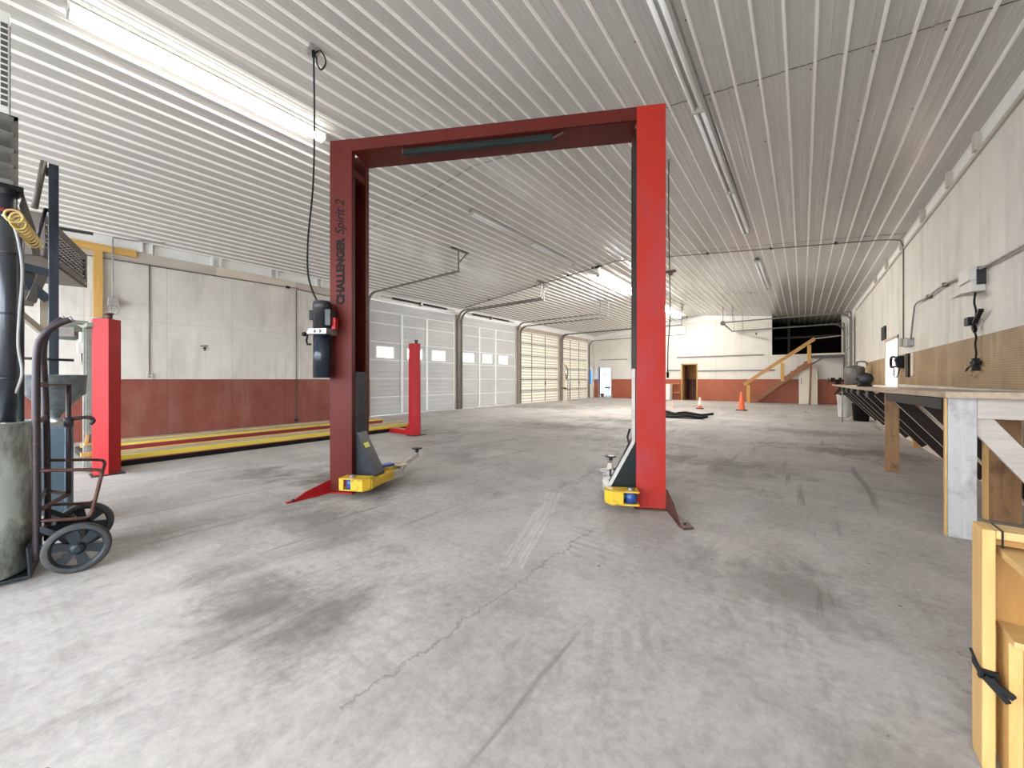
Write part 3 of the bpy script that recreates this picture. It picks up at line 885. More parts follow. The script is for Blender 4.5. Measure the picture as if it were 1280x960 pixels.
fixture(XA, 5.85, 8.05, False, 'unlit tube light seen through the lift frame, nearer one of a joined pair')
fixture(XA, 8.06, 10.26, False, 'unlit tube light seen through the lift frame, farther one of a joined pair')
fixture(XA, 12.05, 15.4, True, 'glowing tube light just left of the right red lift column')
fixture(XA, 19.6, 22.85, True, 'glowing tube light just right of the right red lift column')
fixture(XBm, 2.55, 4.92, False, 'unlit twin tube light, nearest of the joined row of three on the right')
fixture(XBm, 4.93, 7.40, False, 'unlit twin tube light, middle of the joined row of three on the right')
fixture(XBm, 7.41, 9.68, False, 'unlit twin tube light, far end of the joined row of three on the right')
fixture(XBm, 12.2, 16.2, False, 'unlit tube light on its own beyond the ceiling conduit')

# ------------------------------------------------------------------ two post lift
LIFT_RZ = math.radians(27.55)
lift = thing('two_post_lift', 'tall worn red two post vehicle lift with overhead beam, standing in mid floor', 'vehicle lift', (-2.54, 2.915, 0), LIFT_RZ)
IN, OUT, DP, HT = 1.463, 1.722, .345, 3.79
def column(s):
    """s = -1 left, +1 right; open channel facing the other column"""
    b = MB()
    xa, xb = sorted((s * IN, s * OUT))
    t = .014
    b.box(xa, xb, 0, t, 0, HT); b.box(xa, xb, DP - t, DP, 0, HT)
    w0, w1 = sorted((s * (OUT - t), s * OUT)); b.box(w0, w1, t, DP - t, 0, HT)
    l0, l1 = sorted((s * IN, s * (IN + t))); b.box(l0, l1, t, .065, 0, HT); b.box(l0, l1, DP - .065, DP - t, 0, HT)
    c = b.build('column', 'lift_red' if s > 0 else 'lift_red_shaded', lift, bevel=.003)
    b = MB()
    w0, w1 = sorted((s * (OUT - .02), s * (OUT - .10))); b.box(w0, w1, .08, DP - .08, .02, 3.55)
    b.build('lifting_cylinder', 'black', c)
    MB().box(xa + .01, xb - .01, .02, DP - .02, 3.42, 3.50).build('head_plate', 'lift_red' if s > 0 else 'lift_red_shaded', c)
    if s > 0:
        MB().box(IN - .004, IN - .0005, .012, DP + .001, 1.31, 3.60).build('inner_shade', 'black', c)  # black sheet added for the shade inside the open channel
    # carriage riding in the channel
    b = MB()
    c0, c1 = sorted((s * (IN - .012), s * (IN + .14))); b.box(c0, c1, .07, DP - .07, .62, 1.30)
    cr = b.build('carriage', 'gusset_grey' if s < 0 else 'gusset', lift, bevel=.004)
    # sloping gusset from carriage down to the arm yoke
    b = MB()
    b.prism([(s * (IN - .01), .075, .64), (s * (IN - .235), .075, .19), (s * (IN - .235), .075, .10), (s * (IN + .10), .075, .10), (s * (IN + .10), .075, .64)], (0, DP - .15, 0))
    g = b.build('gusset', 'gusset_grey' if s < 0 else 'gusset', cr, bevel=.004)
    if s < 0:
        d = Vector((.225, 0, -.45)).normalized(); n_ = Vector((.45, 0, .225)).normalized()
        p = Vector((-(IN - .07), .15, .52)) + n_ * .004
        MB().bar(p, p + d * .055, .09, .003, n_).build('sticker', 'sticker', cr, label='yellow warning sticker')
    else:
        MB().bar((IN - .022, .07, .62), (IN - .245, .07, .19), .012, .03).bar((IN - .022, .07, .62), (IN - .022, .07, 1.32), .012, .03).build('edge_strip', 'arm_white', cr)
        MB().tube([(IN - .05, .10, .74), (IN - .075, .09, .66), (IN - .06, .08, .60), (IN - .10, .08, .50), (IN - .12, .08, .42), (IN - .16, .08, .34)], .010, 8).build('hose', 'black', cr)
    # floor plate and its gusseted foot
    b = MB()
    f0, f1 = sorted((s * (IN - .02), s * (OUT + .03))); b.box(f0, f1, -.03, DP + .04, 0, .014)
    if s < 0:
        b.prism([(-OUT - .0, .02, .0), (-OUT - .0, .02, .14), (-OUT - .10, -.26, .075), (-OUT - .145, -.38, .014), (-OUT - .145, -.38, 0)], (.014, .004, 0))
        b.prism([(-OUT - .16, -.42, 0), (-OUT + .02, -.03, 0), (-OUT - .04, 0, 0), (-OUT - .19, -.41, 0)], (0, 0, .016))
    else:
        b.prism([(OUT, -.0, 0), (OUT, -.0, .20), (OUT + .012, -.20, .13), (OUT + .025, -.34, .03), (OUT + .028, -.42, .014), (OUT + .028, -.42, 0)], (.012, .002, 0))
        b.prism([(OUT + .012, .02, 0), (OUT + .012, -.40, 0), (OUT + .035, -.47, 0), (OUT + .12, -.44, 0), (OUT + .115, -.32, 0), (OUT + .04, .02, 0)], (0, 0, .016))
    bp = b.build('base_plate', 'bright_red' if s < 0 else 'rust', lift, bevel=.002)
    MB().cyl((s * (OUT + (.14 if s < 0 else .07)), -.37, .012), (s * (OUT + (.14 if s < 0 else .07)), -.37, .034), .014, n=6).build('anchor_bolt', 'dark_steel', bp)
    return c
column(-1); column(1)
# overhead beam: channel with front web and under pan
b = MB()
b.box(-IN, IN, 0, .012, 3.655, HT - .005); b.box(-IN, IN, .0, DP, 3.655, 3.667); b.box(-IN, IN, DP - .012, DP, 3.655, HT - .005)
b.box(-IN, IN, 0, DP, HT - .017, HT - .005)
beam = b.build('crossbeam', 'lift_red_shaded', lift, bevel=.003)
MB().prism([(-.90, .045, 3.652), (-.90, .045, 3.615), (-.90, .06, 3.60), (-.90, .10, 3.60), (-.90, .115, 3.615), (-.90, .115, 3.652)], (1.57, 0, 0)).build('shutoff_bar', 'gusset', beam, bevel=.006)
MB().bar((-.905, .08, 3.66), (-.905, .08, 3.595), .015, .08, (0, 1, 0)).build('bar_bracket', 'rust', beam)
MB().bar((.675, .08, 3.62), (.78, .06, 3.65), .012, .03, (0, 1, 0)).build('bar_bracket', 'rust', beam)

# lettering painted up the left column
def lettering(body, size, x, z, mat, parent, shear=0.0, name='lettering', squeeze=1.0, bold=.0):
    cu = bpy.data.curves.new('t', 'FONT'); cu.body = body; cu.size = size; cu.shear = shear; cu.extrude = 0.0005; cu.offset = bold
    tmp = bpy.data.objects.new('t', cu); COL.objects.link(tmp)
    bpy.context.view_layer.update()
    me = bpy.data.meshes.new_from_object(tmp.evaluated_get(bpy.context.evaluated_depsgraph_get()))
    bpy.data.objects.remove(tmp)
    for v in me.vertices:
        u, vv, ww = v.co
        v.co = (x - vv, -.0015 - ww, z + u * squeeze)
    me.materials.clear(); me.materials.append(MT[mat])
    o = bpy.data.objects.new(name, me); COL.objects.link(o); o.parent = parent
    return o
lettering('CHALLENGER', .124, -1.552, 2.02, 'letter', lift, 0, 'lettering', .915, .008)
lettering('Spirit 2', .150, -1.553, 2.765, 'letter', lift, .38, 'script_lettering', .86, .002)

# arms: each side a front arm with a boxed yoke and a rear arm
def arm(s, kind):
    def P(u, y, z):
        return (s * (IN - u), y, z)      # u measured inwards from the column face
    if kind == 'front':
        root = MB()
        z0, z1 = .075, .205
        # boxed yoke, open at its outer end
        a, c = (-.04, .27) if s < 0 else (.0, .30)
        ya, yb = -.17, -.02
        root.prism([P(a, ya, z0), P(c - .05, ya, z0), P(c, ya + .07, z0), P(c, yb, z0), P(a, yb, z0)], (0, 0, .014))
        root.prism([P(a, ya, z1 - .014), P(c - .05, ya, z1 - .014), P(c, ya + .07, z1 - .014), P(c, yb, z1 - .014), P(a, yb, z1 - .014)], (0, 0, .014))
        root.prism([P(a + (.13 if s < 0 else .14), ya, z0), P(c - .05, ya, z0), P(c - .05, ya + .012, z0), P(a + (.13 if s < 0 else .14), ya + .012, z0)], (0, 0, z1 - z0))
        root.prism([P(a, ya, z0), P(a + .05, ya, z0), P(a + .05, ya + .012, z0), P(a, ya + .012, z0)], (0, 0, z1 - z0)) if s < 0 else None
        root.prism([P(c - .05, ya, z0), P(c, ya + .07, z0), P(c, yb, z0), P(c - .012, yb, z0), P(c - .012, ya + .08, z0), P(c - .06, ya + .012, z0)], (0, 0, z1 - z0))
        o = root.build('lift_arm', 'yellow', lift, bevel=.004)
        # hinge roller
        pc = P(.07, (ya + yb) / 2 - .01, .09)
        MB().cyl(pc, (pc[0], pc[1], .19), .055, n=20).build('roller', 'blue', o, label='blue hinge roller')
        MB().cyl((pc[0], pc[1], .2), (pc[0], pc[1], .225), .024, n=8).cyl((pc[0], pc[1], .2), (pc[0], pc[1], .212), .038, n=16).build('hinge_bolt', 'galv', o)
        # outer sleeve and inner stage running to the back
        MB().bar(P(.235, -.08, .13), P(.25, .38, .125), .09, .085).build('outer_sleeve', 'yellow' if s < 0 else 'arm_white', o, bevel=.004)
        end = (.25, .65) if s < 0 else (.23, .75)
        MB().bar(P(.25, .36, .125), P(end[0], end[1], .11), .065, .055).build('inner_stage', 'arm_white', o, bevel=.004)
        e = P(end[0], end[1], 0)
        MB().lathe([(0, .13), (.035, .13), (.035, .15), (.02, .15), (.02, .17), (.075, .172), (.08, .185), (0, .185)], (e[0], e[1], 0), 18).build('pad', 'arm_white', o)
        MB().cyl((e[0], e[1], .08), (e[0], e[1], .15), .03, n=14).build('pad_stem', 'dark_steel', o)
    else:
        root = MB()
        root.bar(P(.02, .43, .14), P(.22, .46, .14), .12, .11)
        root.bar(P(.14, .44, .14), P(.20, .80, .14), .09, .08)
        o = root.build('lift_arm', 'yellow' if s < 0 else 'arm_white', lift, bevel=.005)
        end = (.03, 1.63) if s < 0 else (.11, 1.51)
        MB().bar(P(.20, .78, .135), P(end[0], end[1], .11), .06, .055).build('inner_stage', 'arm_white', o, bevel=.004)
        MB().bar(P(.12, .40, .21), P(.20, .52, .21), .10, .03).build('hinge_cover', 'blue' if s < 0 else 'arm_white', o, bevel=.003)
        e = P(end[0], end[1], 0)
        MB().lathe([(0, .19), (.07, .185), (.08, .20), (.02, .195), (0, .195)], (e[0], e[1], 0), 18).build('pad', 'dark_steel', o)
        MB().cyl((e[0], e[1], .09), (e[0], e[1], .19), .026, n=14).build('pad_stem', 'dark_steel', o)
        if s > 0:
            MB().bar(P(.17, .36, .20), P(.17, .36, .30), .02, .02).bar(P(.21, .38, .20), P(.21, .38, .28), .02, .02).build('lock_pin', 'dark_steel', o)
    return o
for s in (-1, 1):
    arm(s, 'front'); arm(s, 'rear')
# hydraulic power unit on the left column
pu_x, pu_y = -IN - .265, -.115
b = MB()
b.lathe([(0, 1.745), (.088, 1.745), (.088, 1.95), (.092, 1.955), (.092, 2.0), (.080, 2.035), (0, 2.04)], (pu_x, pu_y, 0), 26)
pu = b.build('pump_motor', 'dark_steel', lift)
MB().box(pu_x + .06, pu_x + .13, pu_y - .055, pu_y + .045, 1.77, 1.95).build('capacitor_box', 'dark_steel', pu, bevel=.01)
MB().box(pu_x - .12, pu_x - .07, pu_y - .05, pu_y + .03, 1.84, 1.94).build('switch', 'black', pu, bevel=.005)
MB().box(pu_x + .12, pu_x + .16, pu_y - .02, pu_y + .03, 1.74, 1.86).build('warning_plate', 'bright_red', pu)
b = MB()
b.box(pu_x - .10, pu_x + .11, pu_y - .09, pu_y + .10, 1.685, 1.745); b.cyl((pu_x - .03, pu_y - .09, 1.715), (pu_x - .03, pu_y - .105, 1.715), .016, n=10); b.cyl((pu_x + .03, pu_y - .09, 1.715), (pu_x + .03, pu_y - .105, 1.715), .016, n=10)
b.box(pu_x - .16, pu_x - .08, pu_y - .03, pu_y + .01, 1.69, 1.73)
b.build('valve_block', 'galv', pu, bevel=.004)
MB().lathe([(0, -.02), (.028, -.01), (.028, .02), (0, .03)], (pu_x - .20, pu_y - .01, 1.69), 12).cyl((pu_x - .20, pu_y - .01, 1.70), (pu_x - .15, pu_y - .01, 1.70), .008, n=8).build('release_lever', 'black', pu)
MB().tube([(pu_x - .14, pu_y - .04, 1.69), (pu_x - .14, pu_y - .06, 1.62), (pu_x - .12, pu_y - .07, 1.58), (pu_x - .07, pu_y - .085, 1.58)], .010, 8).build('hydraulic_pipe', 'black', pu)
MB().lathe([(0, 1.235), (.088, 1.235), (.088, 1.685), (0, 1.685)], (pu_x, pu_y, 0), 28).build('oil_reservoir', 'black_gloss', pu)
MB().cyl((pu_x, pu_y, 1.452), (pu_x, pu_y, 1.456), .0895, n=28).build('seam_band', 'black', pu)

# power cord from the ceiling socket to the pump
M_l = Matrix.Translation((-2.54, 2.915, 0)) @ Matrix.Rotation(LIFT_RZ, 4, 'Z')
pt = M_l @ Vector((pu_x - .03, pu_y - .03, 2.02))
top = Vector((-4.249, 2.034, ceil_z(-4.249)))
t = thing('power_cord', 'black cord hanging from the ceiling socket down to the pump of the red lift', 'cord', (0, 0, 0))
def catmull(pts, n=8):
    pts = [Vector(p) for p in pts]
    P_ = [pts[0] * 2 - pts[1]] + pts + [pts[-1] * 2 - pts[-2]]
    out = []
    for i in range(1, len(P_) - 2):
        for k in range(n):
            u = k / n
            a, b_, c, d = P_[i - 1], P_[i], P_[i + 1], P_[i + 2]
            out.append(.5 * ((2 * b_) + (c - a) * u + (2 * a - 5 * b_ + 4 * c - d) * u * u + (3 * b_ - a - 3 * c + d) * u ** 3))
    out.append(pts[-1])
    return out
R_cam = Vector((math.cos(YAW), math.sin(YAW), 0))
mid = [(top + (pt - top) * f) for f in (0, .3, .55, .75, .88, .95, 1)]
offs = (0, -.005, -.03, -.09, -.10, -.06, 0)
MB().tube(catmull([m + R_cam * o_ for m, o_ in zip(mid, offs)]), .0095, 8).build('cable', 'cord', t)
MB().cyl(top + Vector((0, 0, -.015)), top + Vector((0, 0, -.10)), .022, .018, 12).build('plug', 'black', t)
MB().tube(catmull([top + Vector((.02, .01, -.06)) + R_cam * a + Vector((0, 0, c)) for a, c in ((0, 0), (.05, .03), (.10, -.04), (.11, -.12), (.06, -.18), (.02, -.12), (.01, -.03))]), .008, 8).build('cable_loop', 'cord', t)
tag(MB().box(top.x - .06, top.x + .06, top.y - .06, top.y + .06, top.z - .035, top.z + .0).box(top.x - .12, top.x - .06, top.y - .015, top.y + .015, top.z - .02, top.z).build('ceiling_socket', 'box_grey', bevel=.004),
    'grey electrical socket box on the ceiling where the lift cord plugs in', 'socket')

# ------------------------------------------------------------------ four post lift by the left wall
fp = thing('four_post_lift', 'low red and yellow four post drive-on lift lying along the left wall', 'vehicle lift', (-7.15, .80, 0))
def post4(x, y, mat='bright_red'):
    b = MB()
    r = .125
    pts = [(x + r, y), (x + .012, y + r), (x - .09, y + r), (x - .09, y + r - .05), (x - .02, y + r - .05), (x + r - .06, y), (x - .02, y - r + .05), (x - .09, y - r + .05), (x - .09, y - r), (x + .012, y - r)]
    b.prism([(p[0], p[1], 0) for p in pts], (0, 0, 1.985))
    o = b.build('post', mat, fp, bevel=.004)
    MB().box(x - .13, x + .15, y - .15, y + .15, 0, .012).build('foot_plate', 'dark_steel', o)
    MB().prism([(x + r, y, 1.985), (x + .012, y + r, 1.985), (x - .09, y + r, 1.985), (x - .09, y - r, 1.985), (x + .012, y - r, 1.985)], (0, 0, .006)).build('cap', mat, o)
    MB().cyl((x - .01, y + .02, 1.99), (x - .01, y + .02, 2.06), .032, n=12).cyl((x - .01, y + .02, 2.06), (x - .01, y + .02, 2.075), .045, n=12).build('cable_nut', 'rust', o)
    return o
post4(0, 0); post4(.42, 4.62)
post4(-2.65, .27); post4(-2.55, 4.72)
# runways (local: x east, y along the wall)
def runway(x0, x1):
    b = MB(); b.box(x0 + .03, x1 - .03, -.05, 5.3, .12, .15)
    o = b.build('runway', 'deck', fp)
    for xe, s in ((x0, 1), (x1, -1)):
        c = MB()
        a0, a1 = sorted((xe, xe + s * .035)); c.box(a0, a1, -.05, 5.3, .092, .162)
        c.build('side_rail', 'yellow_run', o, bevel=.004)
        c = MB()
        a0, a1 = sorted((xe + s * .004, xe + s * .03)); c.box(a0, a1, -.05, 5.3, .074, .092)
        c.build('rail_underside', 'crimson', o)
    c = MB(); c.box(x0 + .02, x1 - .02, -.05, 5.3, .0, .085); c.build('under_shadow', 'black', o)  # black block standing in for the shadow under the runway
    return o
runway(-.96, -.42); runway(-2.30, -1.80)
MB().box(-1.815, -1.795, -.05, 5.3, .0, .125).build('inner_skirt', 'crimson', fp)
MB().box(-2.5, .0, -.09, .09, .0, .10).build('crossbeam', 'dark_steel', fp, bevel=.005)
MB().box(-2.4, .30, 4.55, 4.72, .0, .10).build('crossbeam', 'bright_red', fp, bevel=.005)
b = MB(); b.prism([(.34, 4.52, 0), (.06, 4.60, 0), (.06, 4.60, .17), (.17, 4.57, .17), (.20, 4.56, .22), (.34, 4.52, .22)], (.02, .12, 0)); b.build('end_bracket', 'bright_red', fp, bevel=.004)
for y in (1.9, 3.0, 4.1):
    MB().box(-.44, -.40, y - .05, y + .05, .05, .075).build('wheel_stop', 'black', fp)
# slide rail with the motor head at the near post
SY4 = -.13
b = MB(); b.box(-.40, -.30, SY4 - .05, SY4 + .06, .02, 1.88); b.box(-.29, -.28, SY4 - .03, SY4 + .04, .02, 1.88)
sl = b.build('ladder_rail', 'motor_grey', fp, bevel=.003)
MB().box(-.42, .02, SY4 - .05, .06, 1.88, 1.93).box(-.75, -.60, SY4 - .32, SY4 + .02, 1.965, 2.01).cyl((-.25, SY4 + .10, 1.93), (-.25, SY4 + .10, 2.03), .085, n=18).build('head_frame', 'motor_grey', fp, bevel=.004)
b = MB(); b.lathe([(0, SY4 - .30), (.075, SY4 - .30), (.095, SY4 - .27), (.095, SY4 - .08), (.07, SY4 - .05), (.05, SY4 + .0), (0, SY4 + .0)], (-.55, 0, 1.845), 22, 'y')
mo = b.build('gear_motor', 'motor_grey', fp)
b = MB()
for k in range(12):
    a = k * 2 * PI / 12
    b.bar((-.55 + .10 * math.cos(a), SY4 - .25, 1.845 + .10 * math.sin(a)), (-.55 + .10 * math.cos(a), SY4 - .09, 1.845 + .10 * math.sin(a)), .008, .022, (math.cos(a), 0, math.sin(a)))
b.build('cooling_fin', 'motor_grey', mo)
MB().box(-.46, -.40, SY4 - .26, SY4 - .12, 1.77, 1.89).build('terminal_box', 'box_grey', mo, bevel=.006)
MB().box(-.44, -.34, SY4 - .10, SY4 - .02, 1.56, 1.70).cyl((-.40, SY4 - .06, 1.70), (-.40, SY4 - .06, 1.84), .022, n=12).cyl((-.42, SY4 - .01, 1.58), (-.42, SY4 - .01, 1.75), .015, n=10).build('solenoid', 'box_pale', fp, bevel=.008)
MB().tube(catmull([(-.40, SY4 - .05, 1.56), (-.40, SY4 - .045, 1.44), (-.37, SY4 - .02, 1.30), (-.34, SY4 + .02, 1.22)]), .012, 8).build('hydraulic_hose', 'black', fp)
MB().tube(catmull([(-.40, SY4 - .03, 1.3), (-.42, SY4 - .02, .9), (-.41, SY4 - .03, .5), (-.38, SY4 + .0, .36)]), .006, 6).build('control_cable', 'grey_hose', fp)
MB().box(-.30, -.20, SY4 - .08, SY4 + .04, .22, .27).bar((-.28, SY4 - .02, .24), (-.28, SY4 + .05, .10), .05, .03).build('foot_latch', 'stair_wood', fp, bevel=.003)
MB().bar((-.28, SY4 - .03, .36), (-.28, SY4 - .01, .50), .03, .03).box(-.30, -.22, SY4 - .05, SY4 + .03, .36, .39).build('latch', 'stair_wood', fp, bevel=.003)

# ------------------------------------------------------------------ drum on its hand truck, near left
HT_RZ = math.atan2(.1375, -.99)
HT_O = (-3.952, .3206, 0)
t = thing('hand_truck', 'rusty tubular drum hand truck with two spoked rubber wheels, carrying the drum at the left', 'hand truck', HT_O, HT_RZ)
for s in (-1, 1):
    x = s * .218
    rl = MB().tube(catmull([(x, .17, .10), (x, .172, .5), (x, .174, 1.0), (x, .17, 1.38), (x, .145, 1.49), (x, .09, 1.565), (x, .03, 1.605)] if s < 0 else [(x, .17, .10), (x, .172, .5), (x, .178, 1.0), (x, .19, 1.40), (x, .175, 1.53), (x, .145, 1.60), (x, .095, 1.655)], 6), .0185, 14).build('side_rail', 'rust_dark', t)
    MB().tube([(x, .036, 1.602), (x, .024, 1.609)] if s < 0 else [(x, .10, 1.65), (x, .09, 1.66)], .0192, 14).build('open_end', 'galv', rl)
    # kick back loop
    MB().tube(catmull([(x, .165, .655), (x, -.06, .625), (x, -.10, .60), (x, -.095, .55), (x, -.06, .36), (x, -.04, .32), (x, .0, .318), (x, .165, .345)], 5), .0105, 10).build('skid_loop', 'rust', t)
    # spoked wheel
    wx = s * .288
    R = .152
    w = MB(); w.lathe([(R - .030, -.022), (R - .010, -.025), (R, -.015), (R, .015), (R - .010, .025), (R - .030, .022), (R - .030, -.022)], (wx, 0, R), 40, 'x')
    wo = w.build('tyre', 'rubber', t)
    w = MB(); w.lathe([(R - .030, -.018), (R - .030, .018), (R - .042, .012), (R - .042, -.012), (R - .030, -.018)], (wx, 0, R), 40, 'x')
    w.lathe([(0, -.034), (.022, -.034), (.036, -.02), (.036, .02), (.022, .034), (0, .034)], (wx, 0, R), 20, 'x')
    for k in range(6):
        a = k * PI / 3 + .25
        p0 = (wx, .03 * math.cos(a), R + .03 * math.sin(a)); p1 = (wx, (R - .036) * math.cos(a), R + (R - .036) * math.sin(a))
        d = Vector((0, -math.sin(a), math.cos(a)))
        w.hexa([Vector(p0) - d * .02 + Vector((-.008, 0, 0)), Vector(p0) + d * .02 + Vector((-.008, 0, 0)), Vector(p0) + d * .02 + Vector((.008, 0, 0)), Vector(p0) - d * .02 + Vector((.008, 0, 0)),
                Vector(p1) - d * .029 + Vector((-.007, 0, 0)), Vector(p1) + d * .029 + Vector((-.007, 0, 0)), Vector(p1) + d * .029 + Vector((.007, 0, 0)), Vector(p1) - d * .029 + Vector((.007, 0, 0))])
    w.build('spoked_hub', 'hub', wo)
    MB().bar((s * .225, .16, .17), (s * .235, .0, .152), .012, .05).bar((s * .225, .165, .30), (s * .235, .0, .17), .012, .03).build('axle_bracket', 'hub', t)
MB().cyl((-.33, 0, .152), (.33, 0, .152), .014, n=12).build('axle', 'dark_steel', t)
for z, m in ((1.185, 'rust'), (.955, 'rust_dark'), (.45, 'rust_dark'), (.20, 'rust_dark')):
    MB().bar((-.218, .175, z), (.218, .175, z), .030, .012, (0, 1, 0)).build('cross_bar', m, t)
MB().prism([(-.24, .20, .012), (.24, .20, .012), (.24, .60, .012), (.15, .72, .012), (-.15, .72, .012), (-.24, .60, .012)], (0, 0, .016)).prism([(-.24, .19, .012), (.24, .19, .012), (.24, .20, .20), (-.24, .20, .20)], (0, .012, 0)).build('toe_plate', 'hub', t, bevel=.003)
MB().bar((-.218, .165, 1.185), (.02, .06, 1.182), .035, .010).build('latch_arm', 'rust', t)
MB().tube([(.02, .06, 1.185), (.02, .06, .44)], .0135, 12).cyl((.02, .06, .90), (.02, .06, .96), .024, n=14).build('latch_rod', 'rust_dark', t)
MB().tube(catmull([(.02, .05, .95), (.02, -.03, .955), (.02, -.055, .93), (.02, -.04, .905)]), .012, 10).build('chime_hook', 'rust_dark', t)
MB().bar((.02, .06, .44), (-.218, .165, .41), .03, .012).bar((.02, .06, .44), (.218, .165, .44), .03, .012).build('latch_foot', 'rust', t)

DC = Vector((-4.0, -.172, 0))
t = thing('oil_drum', 'weathered grey green steel drum standing on the hand truck at the left edge', 'drum', DC)
prof = [(0, .032), (.283, .032), (.292, .04), (.285, .055)]
for z in (.33, .63):
    prof += [(.285, z - .03), (.295, z - .012), (.295, z + .012), (.285, z + .03)]
prof += [(.285, .925), (.292, .94), (.292, .955), (.280, .957), (.276, .93), (0, .93)]
MB().lathe(prof, (0, 0, 0), 48).build('shell', 'drum', t)
MB().lathe([(0, .93), (.03, .93), (.03, .955), (0, .96)], (.10, .16, 0), 14).build('bung', 'dark_steel', t)
b = MB()
for k in range(7):
    a = k * .9
    b.bar((.19 * math.cos(a), .19 * math.sin(a), .945), (.19 * math.cos(a) + .05, .19 * math.sin(a) + .04, .95), .03, .02)
b.build('lid_clamp', 'galv_dull', t)

# twin tube pump standing on the drum
T1 = Vector((-3.95, .0125, .93)); T2 = Vector((-4.10, .062, .93))
t = thing('drum_pump', 'tall dark steel twin tube pump standing on the drum', 'pump', T1)
def L_(p): return Vector(p) - T1
MB().cyl(L_((T1.x, T1.y, .932)), L_((T1.x, T1.y, 2.40)), .0385, n=24).build('main_tube', 'tubes', t)
b = MB()
for z in (1.22, 1.62, 2.0):
    b.cyl(L_((T1.x, T1.y, z)), L_((T1.x, T1.y, z + .012)), .0405, n=24)
b.build('collar', 'dark_steel', t)
MB().cyl(L_((T2.x, T2.y, .932)), L_((T2.x, T2.y, 2.20)), .019, n=18).build('side_tube', 'tubes', t)
MB().box(-.10, .03, -.10, .062, 1.465, 1.50).cyl((0, 0, 1.43), (0, 0, 1.47), .046, n=20).build('top_plate', 'black', t, bevel=.003)
MB().prism([(-.05, .062, 1.49), (-.05, .11, 1.28), (-.05, .135, 1.10), (-.05, .10, 1.10), (-.05, .045, 1.40)], (-.012, 0, 0)).build('bracket', 'heater_brown', t)
MB().tube(catmull([(.045, -.02, 1.30), (.04, .02, 1.25), (.035, .045, 1.12), (.03, .056, .95), (.03, .045, .7), (.03, .04, .5), (.03, .055, .33), (.02, .03, .2)]), .0075, 10).build('air_line', 'grey_hose', t)
MB().tube([(.04, -.08, 1.335), (.045, .038, 1.325)], .012, 8).build('red_tie', 'crimson', t)

# coiled yellow air hose hung on the pump
b = MB(); pts = []
n = 9 * 16
for i in range(n + 1):
    u = i / n; a = u * 9 * 2 * PI
    cx = Vector((-3.87, .045, 2.205)).lerp(Vector((-4.0, .125, 2.10)), u)
    pts.append(cx + Vector((.02 * math.sin(a), .030 * math.cos(a) * (1 - .15 * u), .042 * math.sin(a) * (1 - .2 * u))))
b.tube(pts, .0058, 8)
h = [Vector((-3.84, .035, 2.215)) + Vector((0, .035 * math.cos(a), .038 * math.sin(a))) for a in [2 * PI * k / 20 for k in range(20)]]
b.tube(h, .006, 8, closed=True)
tag(b.build('air_hose', 'coil'), 'coiled yellow air hose hanging beside the tall pump tubes', 'hose')

# waste oil tank with its funnel
t = thing('oil_tank', 'blue grey waste oil tank behind the hand truck', 'tank', (-5.0, .10, 0))
MB().box(-.20, .22, -.22, .245, .14, .84).build('body', 'tank_blue', t, bevel=.015)
MB().cyl((.23, .21, .14), (.23, .21, .82), .016, n=12).build('edge_tube', 'tank_blue', t)
MB().cyl((.10, .17, .84), (.10, .17, .90), .045, n=16).box(.04, .18, .12, .24, .84, .87).build('neck', 'galv', t)
for dx in (-.15, .15):
    for dy in (-.17, .19):
        c = MB(); c.lathe([(0, -.02), (.06, -.02), (.07, 0), (.06, .02), (0, .02)], (dx, dy, .07), 18, 'x'); c.box(dx - .03, dx + .03, dy - .02, dy + .02, .10, .14)
        c.build('caster', 'rubber', t)
t = thing('drain_funnel', 'dented zinc drain funnel on top of the blue grey tank', 'funnel', (-4.9, .255, .87))
MB().lathe([(.028, .02), (.03, .05), (.155, .215), (.168, .225), (.175, .375), (.182, .38), (.178, .386), (.168, .378), (.160, .23), (.148, .218), (.02, .055), (.018, .02), (.028, .02)], (0, 0, 0), 40).build('bowl', 'funnel', t)
MB().bar((-.15, -.03, .36), (.05, .10, .31), .06, .008).bar((.02, -.12, .34), (-.05, .12, .30), .05, .008).build('baffle', 'funnel', t)
MB().cyl((0, 0, .0), (0, 0, .06), .022, n=14).build('spout', 'galv', t)

# steel rack upright behind
t = thing('steel_rack', 'dark blue steel rack with tall square upright and slanting pipe pegs', 'rack', (-5.42, .27, 0))
MB().box(-.03, .03, -.03, .03, 0, 3.16).build('upright', 'blue_steel', t, bevel=.003)
MB().box(-.63, -.57, -.06, -.005, 0, 2.02).build('rear_upright', 'heater_tan', t, bevel=.003)
MB().bar((0, -.02, 2.175), (.0, -.42, 2.24), .05, .065).build('arm', 'blue_steel', t)
MB().bar((0, -.03, 1.93), (.0, -.28, 2.22), .04, .07).build('brace', 'blue_steel', t)
MB().bar((-.60, -.05, 1.70), (-.2, -.30, 1.95), .03, .06).build('rear_brace', 'heater_tan', t)
MB().cyl((0, -.055, 3.17), (.05, -.11, 2.72), .021, n=16).build('pipe_peg', 'heater_brown', t)
MB().cyl((0, -.045, 2.75), (.05, -.10, 2.43), .013, n=12).build('pipe_peg', 'dark_steel', t)
MB().bar((0, -.04, 3.12), (0, -.03, 3.05), .03, .03).bar((0, -.03, 2.74), (0, -.045, 2.74), .02, .03).build('clip', 'dark_steel', t)
MB().cyl((.03, -.28, 1.405), (.03, .12, 1.395), .012, n=12).build('rod', 'dark_steel', t)
b = MB()
b.box(-.5, -.1, -.30, -.10, 1.92, 2.02); b.box(-.5, -.1, -.30, -.10, 2.06, 2.20)
b.build('parts_tray', 'heater_brown', t, bevel=.004)
